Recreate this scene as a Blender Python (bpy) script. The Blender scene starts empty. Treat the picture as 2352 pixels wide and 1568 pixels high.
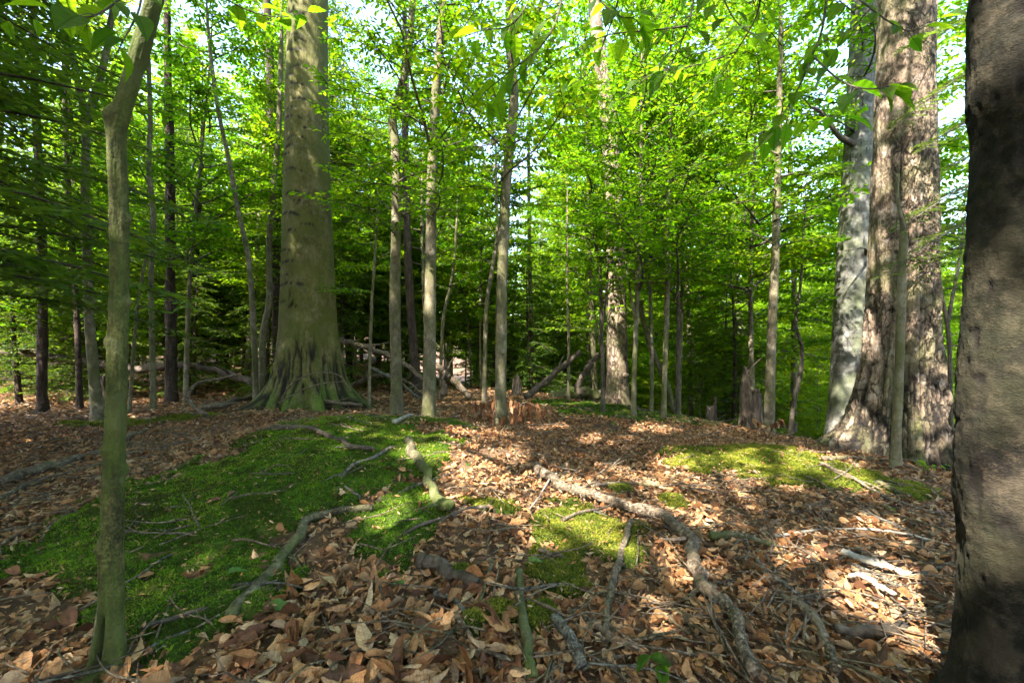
import bpy, math
import numpy as np
from mathutils import Vector

R = np.random.default_rng(7)
sc = bpy.context.scene
col = sc.collection
pi = math.pi

# ------------------------------------------------------------------ camera, sky, sun, exposure
EYE = 1.2
cam_d = bpy.data.cameras.new('camera')
cam_d.sensor_width = 36.0
cam_d.lens = 16.0
cam_d.clip_start = 0.05
cam_d.clip_end = 1500
cam = bpy.data.objects.new('camera', cam_d)
cam.location = (0, 0, EYE)
cam.rotation_euler = (math.radians(90), 0, 0)
col.objects.link(cam)
sc.camera = cam

SUN = np.array([-0.36, -0.50, 0.79]); SUN /= np.linalg.norm(SUN)     # towards the sun
w = bpy.data.worlds.new('World'); sc.world = w; w.use_nodes = True
wn = w.node_tree.nodes; wl = w.node_tree.links
sky = wn.new('ShaderNodeTexSky'); sky.sky_type = 'NISHITA'; sky.sun_disc = False
sky.sun_elevation = math.asin(SUN[2]); sky.sun_rotation = math.atan2(SUN[0], SUN[1])
sky.air_density = 1.0; sky.dust_density = 2.0; sky.ozone_density = 1.0
wn['Background'].inputs['Strength'].default_value = 0.15
wl.new(sky.outputs['Color'], wn['Background'].inputs['Color'])
sun_d = bpy.data.lights.new('sun', 'SUN'); sun_d.energy = 4.0; sun_d.angle = math.radians(0.6)
sun_d.color = (1.0, 0.93, 0.82)
sun = bpy.data.objects.new('sun', sun_d); col.objects.link(sun)
sun.rotation_euler = Vector(SUN).to_track_quat('Z', 'Y').to_euler()
sun.location = (-10, -14, 25)
sc.view_settings.view_transform = 'Standard'; sc.view_settings.look = 'None'
sc.view_settings.gamma = 1.0; sc.view_settings.use_curve_mapping = False
sc.view_settings.exposure = 3.3
cy = sc.cycles
cy.max_bounces = 10; cy.diffuse_bounces = 6; cy.glossy_bounces = 2; cy.transmission_bounces = 6
cy.transparent_max_bounces = 4
cy.use_denoising = True
cy.use_adaptive_sampling = True; cy.adaptive_threshold = 0.015
cy.sample_clamp_indirect = 6
cy.caustics_reflective = False; cy.caustics_refractive = False

# ------------------------------------------------------------------ noise and terrain
def _h(ix, iy, iz):
    n = (ix.astype(np.int64) * 374761393 + iy.astype(np.int64) * 668265263 + iz.astype(np.int64) * 2147483647) & 0xffffffff
    n = ((n ^ (n >> 13)) * 1274126177) & 0xffffffff
    n = ((n ^ (n >> 16)) * 2246822519) & 0xffffffff
    return ((n ^ (n >> 15)) & 0xffffff) / float(0xffffff)
def noise(x, y, z=0.0):
    x, y, z = np.broadcast_arrays(np.asarray(x, float), np.asarray(y, float), np.asarray(z, float))
    fx, fy, fz = np.floor(x), np.floor(y), np.floor(z)
    tx, ty, tz = x - fx, y - fy, z - fz
    tx = tx * tx * (3 - 2 * tx); ty = ty * ty * (3 - 2 * ty); tz = tz * tz * (3 - 2 * tz)
    r = 0
    for a in (0, 1):
        for b in (0, 1):
            for c in (0, 1):
                r = r + _h(fx + a, fy + b, fz + c) * np.where(a, tx, 1 - tx) * np.where(b, ty, 1 - ty) * np.where(c, tz, 1 - tz)
    return r * 2 - 1
def fbm(x, y, z=0.0, o=4):
    r = 0; a = 1.0; f = 1.0; t = 0
    for i in range(o):
        r = r + a * noise(np.asarray(x) * f + 13.7 * i, np.asarray(y) * f - 7.3 * i, np.asarray(z) * f + 3.1 * i)
        t += a; a *= .5; f *= 2.03
    return r / t
def sstep(a, b, x):
    t = np.clip((x - a) / (b - a), 0, 1)
    return t * t * (3 - 2 * t)

def H(x, y):
    x = np.asarray(x, float); y = np.asarray(y, float)
    d = (x - 4.6) * 0.9 + (y - 4.2) * 0.435                      # past the shoulder on the right
    sp = np.log1p(np.exp(np.clip(d * 3.0, -40, 40))) / 3.0
    z = -12.0 * (1 - np.exp(-0.46 * sp / 12.0))
    z = z - 0.035 * np.clip(y - 8, 0, 30) * sstep(-9, -2, x) - 0.012 * np.clip(-x - 6, 0, 60)
    z = z + 0.40 * np.exp(-(((x + 1.5) / 1.7) ** 2 + ((y - 4.4) / 1.6) ** 2))
    z = z + 0.10 * np.exp(-(((x + 3.6) / 1.3) ** 2 + ((y - 7.8) / 1.2) ** 2))
    z = z + 0.06 * np.exp(-(((x - 2.4) / .9) ** 2 + ((y - 4.4) / .9) ** 2))
    amp = sstep(0.5, 3.0, np.hypot(x, y))
    z = z + (0.05 * noise(x * .9, y * .9, 5.5) + 0.025 * noise(x * 2.3, y * 2.3, 9.1)) * (.4 + .6 * amp)
    far = np.hypot(x, y)
    z = z + 1.5 * noise(x * .05, y * .05, 2.2) * sstep(20, 60, far) + 16 * sstep(70, 260, far)
    return z

# a point of the photograph (2352 px wide) at a chosen distance, or on the ground
F = 2352 * 16 / 36.0
def P(dx, dy, Y):
    return np.array([(dx - 1176) / F * Y, Y, EYE - (dy - 784) / F * Y])
def G(dx, dy, ymax=60.0):
    Y = np.arange(0.8, ymax, 0.02)
    X = (dx - 1176) / F * Y; Z = EYE - (dy - 784) / F * Y
    k = np.nonzero(Z <= H(X, Y))[0]
    y = Y[k[0]] if len(k) else ymax
    x = (dx - 1176) / F * y
    return np.array([x, y, float(H(x, y))])

# ------------------------------------------------------------------ materials
class NT:
    def __init__(s, name):
        s.m = bpy.data.materials.new(name); s.m.use_nodes = True
        s.t = s.m.node_tree; s.t.nodes.clear()
        s.out = s.t.nodes.new('ShaderNodeOutputMaterial')
    def n(s, typ, ins=None, **kw):
        nd = s.t.nodes.new('ShaderNode' + typ)
        for k, v in kw.items(): setattr(nd, k, v)
        for k, v in (ins or {}).items():
            if isinstance(v, tuple) and len(v) == 2 and hasattr(v[0], 'outputs'):
                s.t.links.new(v[0].outputs[v[1]], nd.inputs[k])
            elif hasattr(v, 'outputs'):
                s.t.links.new(v.outputs[0], nd.inputs[k])
            else:
                nd.inputs[k].default_value = v
        return nd
    def ramp(s, fac, stops):
        nd = s.n('ValToRGB', {'Fac': fac})
        e = nd.color_ramp.elements
        while len(e) < len(stops): e.new(0.5)
        for i, (p, c) in enumerate(stops):
            e[i].position = p; e[i].color = (*c, 1) if len(c) == 3 else c
        return nd
    def mix(s, fac, a, b, blend='MIX'):
        nd = s.t.nodes.new('ShaderNodeMix'); nd.data_type = 'RGBA'; nd.blend_type = blend
        for idx, v in ((0, fac), (6, a), (7, b)):
            if hasattr(v, 'outputs'): s.t.links.new(v.outputs[0], nd.inputs[idx])
            elif isinstance(v, tuple) and hasattr(v[0], 'outputs'): s.t.links.new(v[0].outputs[v[1]], nd.inputs[idx])
            elif idx: nd.inputs[idx].default_value = (*v, 1)
            else: nd.inputs[idx].default_value = v
        s.t.links.new  # noqa
        class W:                                              # expose the colour output as output 0
            outputs = [nd.outputs[2]]
        return W
    def math(s, op, a, b=0.0):
        nd = s.n('Math', operation=op)
        for i, v in enumerate((a, b)):
            if hasattr(v, 'outputs'): s.t.links.new(v.outputs[0], nd.inputs[i])
            else: nd.inputs[i].default_value = v
        return nd
    def done(s, sh):
        s.t.links.new(sh.outputs[0], s.out.inputs['Surface']); return s.m

def rnd_fac(t):
    a = t.n('Attribute', attribute_name='rnd')
    o = t.n('ObjectInfo')
    class A: outputs = [a.outputs['Fac']]
    class O: outputs = [o.outputs['Random']]
    s = t.math('ADD', A, O)
    return t.math('FRACT', s)

def leaf_mat(name, stops, tstops, trans=0.5, rough=0.6, spec=0.14, veins=False, vein_amt=.5, vein_col=(.03, .07, .008), tint=False):
    t = NT(name)
    f = rnd_fac(t)
    c = t.ramp(f, stops); ct = t.ramp(f, tstops)
    if tint:
        oi = t.n('ObjectInfo'); h = t.math('FRACT', t.math('MULTIPLY', type('O', (), {'outputs': [oi.outputs['Random']]}), 7.31))
        tn = t.ramp(h, [(0, (.50, .58, .7)), (.35, (.72, .80, .9)), (.7, (.95, .95, .95)), (1, (1.10, 1.02, .95))])
        c = t.mix(1.0, c, tn, 'MULTIPLY'); ct = t.mix(1.0, ct, tn, 'MULTIPLY')
    p = t.n('BsdfPrincipled', {'Base Color': c, 'Roughness': rough, 'Specular IOR Level': spec})
    if veins:
        au = t.n('Attribute', attribute_name='lu'); av = t.n('Attribute', attribute_name='lv')
        AU = type('A', (), {'outputs': [au.outputs['Fac']]}); AV = type('A', (), {'outputs': [av.outputs['Fac']]})
        q = t.math('FRACT', t.math('MULTIPLY', t.math('SUBTRACT', AU, t.math('MULTIPLY', AV, .75)), 10.0))
        line = t.ramp(t.math('ABSOLUTE', t.math('SUBTRACT', q, .5)), [(.0, (1, 1, 1)), (.10, (.25, .25, .25)), (.22, (0, 0, 0)), (.5, (0, 0, 0))])
        mid = t.ramp(AV, [(.0, (1, 1, 1)), (.018, (.6, .6, .6)), (.035, (0, 0, 0))])
        vn = t.math('MAXIMUM', line, mid)
        g = t.n('NewGeometry'); no = t.n('TexNoise', {'Vector': (g, 'Position'), 'Scale': 55.0, 'Detail': 4.0, 'Roughness': .65})
        blot = t.ramp(no, [(.34, (.55, .52, .50)), (.5, (1, 1, 1)), (.7, (1.25, 1.2, 1.1))])
        c = t.mix(1.0, c, blot, 'MULTIPLY'); c = t.mix(t.math('MULTIPLY', vn, vein_amt), c, vein_col)
        ct = t.mix(t.math('MULTIPLY', vn, vein_amt), ct, vein_col)
        t.t.links.new(c.outputs[0], p.inputs['Base Color'])
        b = t.n('Bump', {'Height': t.math('ADD', t.math('MULTIPLY', vn, -1.0), no), 'Strength': 0.5, 'Distance': 0.002})
        t.t.links.new(b.outputs[0], p.inputs['Normal'])
        tr = t.n('BsdfTranslucent'); t.t.links.new(ct.outputs[0], tr.inputs['Color'])
    else:
        tr = t.n('BsdfTranslucent', {'Color': ct})
    mx = t.n('MixShader', {0: trans})
    t.t.links.new(p.outputs[0], mx.inputs[1]); t.t.links.new(tr.outputs[0], mx.inputs[2])
    return t.done(mx)

M = {}
M['beech_leaf'] = leaf_mat('beech_leaf',
    [(0, (.055, .115, .004)), (.35, (.080, .150, .005)), (.75, (.110, .185, .006)), (1, (.15, .21, .008))],
    [(0, (.12, .32, .003)), (.35, (.18, .42, .004)), (.75, (.28, .51, .005)), (1, (.44, .57, .007))], .52, .65, .06, tint=True)
M['near_leaf'] = leaf_mat('near_leaf',
    [(0, (.030, .085, .008)), (1, (.07, .15, .014))],
    [(0, (.14, .34, .005)), (1, (.32, .52, .008))], .62, .5, .2, veins=True, vein_amt=.45)
M['maple_leaf'] = leaf_mat('maple_leaf',
    [(0, (.08, .145, .005)), (.5, (.115, .18, .007)), (1, (.16, .20, .010))],
    [(0, (.20, .42, .004)), (.5, (.30, .52, .006)), (1, (.44, .57, .009))], .52, .65, .06, tint=True)
M['hemlock'] = leaf_mat('hemlock_needles',
    [(0, (.028, .060, .012)), (.6, (.046, .088, .012)), (1, (.085, .125, .014))],
    [(0, (.07, .16, .010)), (1, (.20, .29, .012))], .42, .6, .1)
M['dry_leaf'] = leaf_mat('dry_leaf',
    [(0, (.050, .024, .013)), (.16, (.12, .052, .026)), (.36, (.25, .110, .044)), (.56, (.36, .180, .074)), (.76, (.44, .255, .120)), (.90, (.44, .32, .19)), (1, (.15, .09, .055))],
    [(0, (.14, .06, .02)), (1, (.34, .17, .06))], .15, .6, .25, veins=True, vein_amt=.45, vein_col=(.10, .045, .02))
M['dead_leaf'] = leaf_mat('dead_hanging_leaf',
    [(0, (.14, .052, .024)), (.5, (.23, .09, .038)), (1, (.33, .16, .07))],
    [(0, (.20, .07, .02)), (1, (.35, .14, .05))], .3, .55, .3)
M['green_leaf'] = leaf_mat('fallen_green_leaf', [(0, (.05, .12, .03)), (1, (.10, .16, .03))], [(0, (.1, .25, .02)), (1, (.18, .3, .03))], .3, .4)
M['moss'] = leaf_mat('moss_blades',
    [(0, (.075, .055, .016)), (.2, (.060, .070, .008)), (.42, (.055, .115, .006)), (.75, (.10, .185, .008)), (1, (.18, .24, .014))],
    [(0, (.06, .07, .008)), (.4, (.06, .15, .006)), (1, (.18, .32, .010))], .35, .7, .15)
M['moss_yellow'] = leaf_mat('yellow_moss_blades',
    [(0, (.06, .075, .008)), (.4, (.11, .13, .012)), (.75, (.16, .17, .014)), (1, (.22, .20, .025))],
    [(0, (.08, .13, .006)), (1, (.24, .27, .02))], .3, .7, .15)

def bark_mat(name, stops, scale=6.0, stretch=(1, 1, .35), bump=.5, dist=.01, rough=.85, moss=None, mossamt=0.0, attr=False, lichen=None, fine=60.0, crack=None):
    t = NT(name)
    tc = t.n('NewGeometry')
    oi = t.n('ObjectInfo')
    pos = t.n('VectorMath', {0: (tc, 'Position')}, operation='ADD')
    rr = t.math('MULTIPLY', type('O', (), {'outputs': [oi.outputs['Random']]}), 17.0)
    t.t.links.new(rr.outputs[0], pos.inputs[1])
    mp = t.n('Mapping', {'Vector': pos, 'Scale': stretch})
    n1 = t.n('TexNoise', {'Vector': mp, 'Scale': scale, 'Detail': 6.0, 'Roughness': .62})
    n2 = t.n('TexNoise', {'Vector': mp, 'Scale': fine, 'Detail': 4.0, 'Roughness': .6})
    nm = t.n('TexNoise', {'Vector': pos, 'Scale': 2.3, 'Detail': 5.0, 'Roughness': .65})
    f = t.math('ADD', t.math('MULTIPLY', n1, .55), t.math('MULTIPLY', n2, .45))
    c = t.ramp(f, stops)
    n3 = t.n('TexNoise', {'Vector': mp, 'Scale': scale * .28, 'Detail': 3.0, 'Roughness': .5})
    c = t.mix(1.0, c, t.ramp(n3, [(.32, (.55, .55, .55)), (.66, (1.3, 1.3, 1.3))]), 'MULTIPLY')
    if crack:
        wp = t.n('VectorMath', {0: mp, 1: t.n('VectorMath', {0: (n1, 'Color'), 1: (.16, .16, .16)}, operation='MULTIPLY')}, operation='ADD')
        vo = t.n('TexVoronoi', {'Vector': wp, 'Scale': crack[0]}, feature='DISTANCE_TO_EDGE')
        cr = t.ramp(vo, [(.0, (1, 1, 1)), (.05, (.7, .7, .7)), (.16, (0, 0, 0))])
        cm = t.ramp(n3, [(.40, (0, 0, 0)), (.58, (1, 1, 1))]); cr = t.math('MULTIPLY', cr, cm)
        c = t.mix(t.math('MULTIPLY', cr, crack[1]), c, (.012, .009, .007))
    if lichen:
        lf = t.ramp(t.n('TexNoise', {'Vector': pos, 'Scale': 9.0, 'Detail': 3.0, 'Roughness': .5}), [(.54, (0, 0, 0)), (.62, (1, 1, 1))])
        c = t.mix(t.math('MULTIPLY', lf, lichen[1]), c, lichen[0])
    if moss:
        mf = t.ramp(nm, [(.5 - mossamt * .35, (0, 0, 0)), (.78 - mossamt * .35, (1, 1, 1))])
        c = t.mix(t.math('MULTIPLY', mf, .85), c, moss)
    if attr:
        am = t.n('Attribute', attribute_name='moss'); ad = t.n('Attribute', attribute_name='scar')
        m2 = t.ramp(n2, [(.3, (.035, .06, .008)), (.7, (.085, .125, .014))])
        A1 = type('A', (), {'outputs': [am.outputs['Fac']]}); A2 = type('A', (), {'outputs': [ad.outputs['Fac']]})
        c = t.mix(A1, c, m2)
        c = t.mix(A2, c, (.008, .006, .0045))  # darkens scars and knots, plus furrow bottoms, pits and the hollow
    hgt = t.math('ADD', n1, t.math('MULTIPLY', n2, .5))
    if crack: hgt = t.math('SUBTRACT', hgt, t.math('MULTIPLY', cr, 1.2))
    b = t.n('Bump', {'Height': hgt, 'Strength': bump, 'Distance': dist})
    p = t.n('BsdfPrincipled', {'Base Color': c, 'Roughness': rough, 'Specular IOR Level': .25, 'Normal': b})
    return t.done(p)

MOSSC = (.075, .105, .014)
M['beech_bark'] = bark_mat('beech_bark', [(.38, (.042, .035, .011)), (.5, (.105, .088, .030)), (.62, (.19, .160, .072))], 6, (1, 1, .5), .8, .008, .85, (.070, .076, .012), .5, True, ((.20, .19, .13), .3), 34)
M['grey_bark'] = bark_mat('grey_beech_bark', [(.36, (.040, .039, .033)), (.5, (.100, .097, .083)), (.64, (.165, .160, .138))], 7, (1, 1, 1.6), .5, .008, .85, (.12, .14, .06), .15, True, ((.24, .24, .21), .5))
M['rough_bark'] = bark_mat('rough_grey_bark', [(.36, (.036, .024, .016)), (.49, (.150, .106, .074)), (.62, (.32, .232, .165))], 9, (1, 1, .45), 1.0, .025, .9, (.11, .115, .04), .12, True, ((.40, .35, .29), .3), crack=(12, .8))
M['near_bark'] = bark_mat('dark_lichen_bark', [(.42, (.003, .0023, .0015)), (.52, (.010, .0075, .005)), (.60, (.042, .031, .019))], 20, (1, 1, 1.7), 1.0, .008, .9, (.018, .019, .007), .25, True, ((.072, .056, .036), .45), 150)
M['mossy_bark'] = bark_mat('mossy_sapling_bark', [(.40, (.012, .012, .003)), (.51, (.042, .042, .009)), (.62, (.105, .096, .030))], 22, (1, 1, .8), 1.0, .008, .85, (.050, .062, .010), .4, True, ((.125, .125, .055), .55), 130)
M['sapling_bark'] = bark_mat('grey_sapling_bark', [(.36, (.045, .036, .022)), (.5, (.125, .100, .066)), (.64, (.235, .195, .14))], 14, (1, 1, .6), .6, .005, .85, (.075, .080, .022), .35, False, ((.25, .23, .17), .4))
M['hemlock_bark'] = bark_mat('hemlock_bark', [(.30, (.018, .013, .010)), (.5, (.060, .042, .032)), (.68, (.14, .098, .075))], 12, (1, 1, .4), .9, .012, .95, crack=(26, .7))
M['branch_bark'] = bark_mat('branch_bark', [(.30, (.030, .025, .018)), (.5, (.07, .058, .042)), (.7, (.13, .11, .08))], 20, (1, 1, 1), .3, .003)
M['stick'] = bark_mat('stick_bark', [(.36, (.055, .040, .027)), (.5, (.165, .122, .082)), (.64, (.32, .245, .175))], 26, (1, 1, 1), 1.0, .006, .9, (.09, .09, .03), .05, crack=(34, .7))
M['stick_grey'] = bark_mat('grey_stick_bark', [(.36, (.045, .040, .031)), (.5, (.13, .118, .094)), (.64, (.26, .24, .20))], 30, (1, 1, 1), 1.0, .006, .9, crack=(34, .7))
M['stick_mossy'] = bark_mat('mossy_stick_bark', [(.36, (.025, .021, .012)), (.5, (.080, .068, .038)), (.64, (.17, .145, .09))], 26, (1, 1, 1), 1.0, .008, .9, (.050, .070, .010), .38)
M['stick_dark'] = bark_mat('dark_stick_bark', [(.28, (.025, .020, .014)), (.5, (.065, .050, .036)), (.7, (.14, .11, .08))], 20, (1, 1, 1), .6, .005, .9)
M['pale_wood'] = bark_mat('pale_wood', [(.32, (.11, .095, .075)), (.5, (.24, .21, .17)), (.68, (.37, .335, .28))], 14, (1, 1, 1), .5, .004, .8)
M['rotten_wood'] = bark_mat('rotten_wood', [(.36, (.030, .021, .015)), (.5, (.105, .078, .056)), (.64, (.22, .175, .135))], 16, (1, 1, .16), 1.0, .015, .95)
M['red_wood'] = bark_mat('red_brown_wood', [(.28, (.05, .026, .016)), (.5, (.14, .075, .045)), (.7, (.24, .14, .09))], 14, (1, 1, .3), .9, .012, .95)

def ground_mat():
    t = NT('forest_floor')
    g = t.n('NewGeometry')
    class Pz: outputs = [g.outputs['Position']]
    wv = t.n('TexNoise', {'Vector': Pz, 'Scale': 3.0, 'Detail': 3.0})
    v1 = t.n('TexVoronoi', {'Vector': t.mix(.06, Pz, (wv, 1)), 'Scale': 16.0, 'Randomness': 1.0})
    n1 = t.n('TexNoise', {'Vector': Pz, 'Scale': 26.0, 'Detail': 8.0, 'Roughness': .7})
    nb = t.n('TexNoise', {'Vector': Pz, 'Scale': .8, 'Detail': 5.0, 'Roughness': .6})
    sep = t.n('SeparateColor', {0: (v1, 'Color')})
    c1 = t.ramp(sep, [(0, (.060, .032, .017)), (.35, (.15, .085, .045)), (.7, (.24, .14, .075)), (1, (.11, .062, .035))])
    c2 = t.ramp(n1, [(.35, (.018, .012, .008)), (.6, (.13, .080, .045))])
    c = t.mix(.55, c1, c2)
    c = t.mix(t.ramp(nb, [(.4, (0, 0, 0)), (.62, (.5, .5, .5))]), c, (.055, .038, .024))
    b = t.n('Bump', {'Height': n1, 'Strength': .9, 'Distance': .03})
    p = t.n('BsdfPrincipled', {'Base Color': c, 'Roughness': .95, 'Specular IOR Level': .15, 'Normal': b})
    return t.done(p)
M['ground'] = ground_mat()
def moss_base_mat():
    t = NT('moss_cushion')
    g = t.n('NewGeometry')
    class Pz: outputs = [g.outputs['Position']]
    n1 = t.n('TexNoise', {'Vector': Pz, 'Scale': 70.0, 'Detail': 6.0, 'Roughness': .7})
    n2 = t.n('TexNoise', {'Vector': Pz, 'Scale': 4.0, 'Detail': 4.0, 'Roughness': .6})
    c = t.mix(t.ramp(n2, [(.35, (0, 0, 0)), (.65, (1, 1, 1))]), (.022, .040, .006), (.045, .085, .008))
    c = t.mix(t.ramp(n1, [(.35, (.8, .8, .8)), (.6, (0, 0, 0))]), c, (.020, .018, .008))
    b = t.n('Bump', {'Height': n1, 'Strength': 1.0, 'Distance': .012})
    return t.done(t.n('BsdfPrincipled', {'Base Color': c, 'Roughness': .95, 'Specular IOR Level': .1, 'Normal': b}))
M['moss_base'] = moss_base_mat()

# ------------------------------------------------------------------ mesh helpers
class Acc:
    def __init__(s): s.v = []; s.q = []; s.t = []; s.a = []; s.n = 0; s.x = {}
    def add(s, v, q=None, t=None, rnd=None, **x):
        v = np.asarray(v, float).reshape(-1, 3)
        if q is not None and len(q): s.q.append(np.asarray(q) + s.n)
        if t is not None and len(t): s.t.append(np.asarray(t) + s.n)
        s.v.append(v)
        r = np.zeros(len(v)) if rnd is None else np.broadcast_to(np.asarray(rnd, float), (len(v),))
        s.a.append(r)
        for k, val in x.items(): s.x.setdefault(k, []).append(np.broadcast_to(val, (len(v),)))
        s.n += len(v)
    def mesh(s, name, mats, smooth=True):
        V = np.concatenate(s.v) if s.v else np.zeros((0, 3))
        q = np.concatenate(s.q) if s.q else np.zeros((0, 4), int)
        t = np.concatenate(s.t) if s.t else np.zeros((0, 3), int)
        me = bpy.data.meshes.new(name)
        me.vertices.add(len(V)); me.vertices.foreach_set('co', V.astype(np.float32).ravel())
        idx = np.concatenate([q.ravel(), t.ravel()]).astype(np.int32)
        me.loops.add(len(idx)); me.loops.foreach_set('vertex_index', idx)
        me.polygons.add(len(q) + len(t))
        st = np.concatenate([np.arange(len(q)) * 4, len(q) * 4 + np.arange(len(t)) * 3]).astype(np.int32)
        me.polygons.foreach_set('loop_start', st)
        me.polygons.foreach_set('use_smooth', np.full(len(st), smooth, bool))
        at = me.attributes.new('rnd', 'FLOAT', 'POINT'); at.data.foreach_set('value', np.concatenate(s.a).astype(np.float32))
        for k, val in s.x.items():
            at = me.attributes.new(k, 'FLOAT', 'POINT'); at.data.foreach_set('value', np.concatenate(val).astype(np.float32))
        me.update(calc_edges=True)
        for m in (mats if isinstance(mats, (list, tuple)) else [mats]): me.materials.append(M[m])
        return me

def link(name, me, parent=None, loc=None, label=None, cat=None, group=None, kind=None):
    o = bpy.data.objects.new(name, me); col.objects.link(o)
    if parent is not None: o.parent = parent
    if loc is not None: o.location = tuple(loc)
    if label: o['label'] = label
    if cat: o['category'] = cat
    if group: o['group'] = group
    if kind: o['kind'] = kind
    return o
def thing(name, label, cat, loc=(0, 0, 0), group=None):
    return link(name, None, None, loc, label, cat, group)
def copy_tree(o, parent=None):
    c = o.copy(); col.objects.link(c); c.parent = parent
    for ch in list(o.children): copy_tree(ch, c)
    return c

def spline(p, n):
    p = np.asarray(p, float)
    if len(p) == 2: return p[0] + (p[1] - p[0]) * np.linspace(0, 1, n)[:, None]
    q = np.vstack([2 * p[0] - p[1], p, 2 * p[-1] - p[-2]])
    u = np.linspace(0, len(p) - 1, n); i = np.clip(u.astype(int), 0, len(p) - 2); t = (u - i)[:, None]
    a, b, c, d = q[i], q[i + 1], q[i + 2], q[i + 3]
    return .5 * (2 * b + (c - a) * t + (2 * a - 5 * b + 4 * c - d) * t ** 2 + (3 * b - a - 3 * c + d) * t ** 3)

def tube(acc, pts, rad, sides=6, rough=0.0, cap=True, seed=0.0, flat=1.0):
    pts = np.asarray(pts, float); n = len(pts)
    rad = np.broadcast_to(np.asarray(rad, float), (n,))
    tg = np.gradient(pts, axis=0); tg /= np.linalg.norm(tg, axis=1, keepdims=True) + 1e-9
    ref = np.array([0, 0, 1.0]) if abs(tg[0][2]) < .8 else np.array([0, 1.0, 0])
    N = np.zeros((n, 3)); u = np.cross(ref, tg[0]); u /= np.linalg.norm(u)
    for i in range(n):
        u = u - tg[i] * np.dot(u, tg[i]); u /= np.linalg.norm(u) + 1e-9; N[i] = u
    B = np.cross(tg, N)
    th = np.arange(sides) / sides * 2 * pi
    rr = np.repeat(rad[:, None], sides, 1)
    if rough:
        arc = np.concatenate([[0], np.cumsum(np.linalg.norm(np.diff(pts, axis=0), axis=1))])[:, None]
        rm = max(rad.max(), 1e-4)
        rr = rr * (1 + rough * noise(np.cos(th) * 1.5 + seed, np.sin(th) * 1.5 + 3 * seed, arc / rm * .35) + rough * .6 * noise(np.cos(th) * 4 + seed, np.sin(th) * 4, arc / rm * 1.1))
    V = pts[:, None] + rr[..., None] * (np.cos(th)[None, :, None] * N[:, None] + np.sin(th)[None, :, None] * B[:, None] * flat)
    i = np.arange(n - 1)[:, None] * sides; j = np.arange(sides)[None]; k = (j + 1) % sides
    q = np.stack([i + j, i + k, i + sides + k, i + sides + j], -1).reshape(-1, 4)
    V = V.reshape(-1, 3)
    t = None
    if cap:
        m = len(V); V = np.vstack([V, pts[0], pts[-1]])
        j = np.arange(sides); k = (j + 1) % sides
        t = np.vstack([np.stack([k, j, np.full(sides, m)], 1), np.stack([(n - 1) * sides + j, (n - 1) * sides + k, np.full(sides, m + 1)], 1)])
    acc.add(V, q, t, .3)

# leaf shapes along +x, face up +z, length 1
def leaf_shape(n, wid=.5, fold=.08, droop=.1, corr=.0, curl=0.0, oak=False, seed=0, wave=0.0):
    r = np.random.default_rng(seed)
    t = np.linspace(0, 1, n + 1)
    hw = wid * .5 * np.sin(pi * np.clip(t, 0, 1) ** .82) ** .95 * (1.10 - .25 * t)
    hw[0] = .008; hw[-1] = .006
    if oak: hw = hw * (1 + .38 * np.cos(t * 2 * pi * 3.5)) 
    zz = -droop * t ** 2 + wave * np.sin(t * 6 + seed)
    V = []
    for s in (0, 1, -1):
        for i in range(n + 1):
            y = s * hw[i]
            ang = curl * abs(s)
            z = zz[i] + (fold * abs(y) / (wid * .5) if s else 0) + corr * ((i % 2) * 2 - 1) * (abs(s))
            if curl: 
                y2 = y * math.cos(ang); z += abs(y) * math.sin(ang); y = y2
            V.append((t[i] + corr * .8 * ((i % 2)) * abs(s), y, z))
    V = np.array(V)
    if curl:
        x = V[:, 0].copy(); a = curl * .9
        V[:, 2] += .5 * a * (x - .5) ** 2
    q = []
    m = n + 1
    for i in range(n):
        q.append((i, i + m, i + m + 1, i + 1)[::-1])
        q.append((i, i + 1, i + 2 * m + 1, i + 2 * m)[::-1])
    q = np.array(q)
    return V, q[:, ::-1]
L0 = (np.array([(0, 0, 0), (.45, .27, .04), (1, 0, -.08), (.45, -.27, .04)]), None, np.array([(0, 2, 1), (0, 3, 2)])[:, ::-1])
_v1 = np.array([(0, 0, 0), (.28, -.24, .04), (.68, -.21, .01), (1, 0, -.12), (.68, .21, .01), (.28, .24, .04)])
L1 = (_v1, np.array([(0, 1, 2, 3), (0, 3, 4, 5)]), None)
NE = (np.array([(0, 0, 0), (.5, .14, .0), (1, 0, -.05), (.5, -.14, .0)]), None, np.array([(0, 1, 2), (0, 2, 3)])[:, ::-1])

def leaves(acc, tmpl, pos, d, nrm, size, rnd, uv=0):
    pos = np.asarray(pos, float); n = len(pos)
    if n == 0: return
    d = d / (np.linalg.norm(d, axis=1, keepdims=True) + 1e-9)
    b = np.cross(nrm, d); b /= np.linalg.norm(b, axis=1, keepdims=True) + 1e-9
    u = np.cross(d, b)
    V, q, t = tmpl; m = len(V); s = np.broadcast_to(size, (n,))[:, None, None]
    x = {} if not uv else dict(lu=np.tile(V[:, 0] + uv - 1, n), lv=np.tile(np.abs(V[:, 1]), n))
    W = pos[:, None] + s * (V[None, :, 0:1] * d[:, None] + V[None, :, 1:2] * b[:, None] + V[None, :, 2:3] * u[:, None])
    off = (np.arange(n) * m)[:, None, None]
    acc.add(W.reshape(-1, 3), None if q is None else (q[None] + off).reshape(-1, 4), None if t is None else (t[None] + off).reshape(-1, 3), np.repeat(rnd, m), **x)

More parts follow.
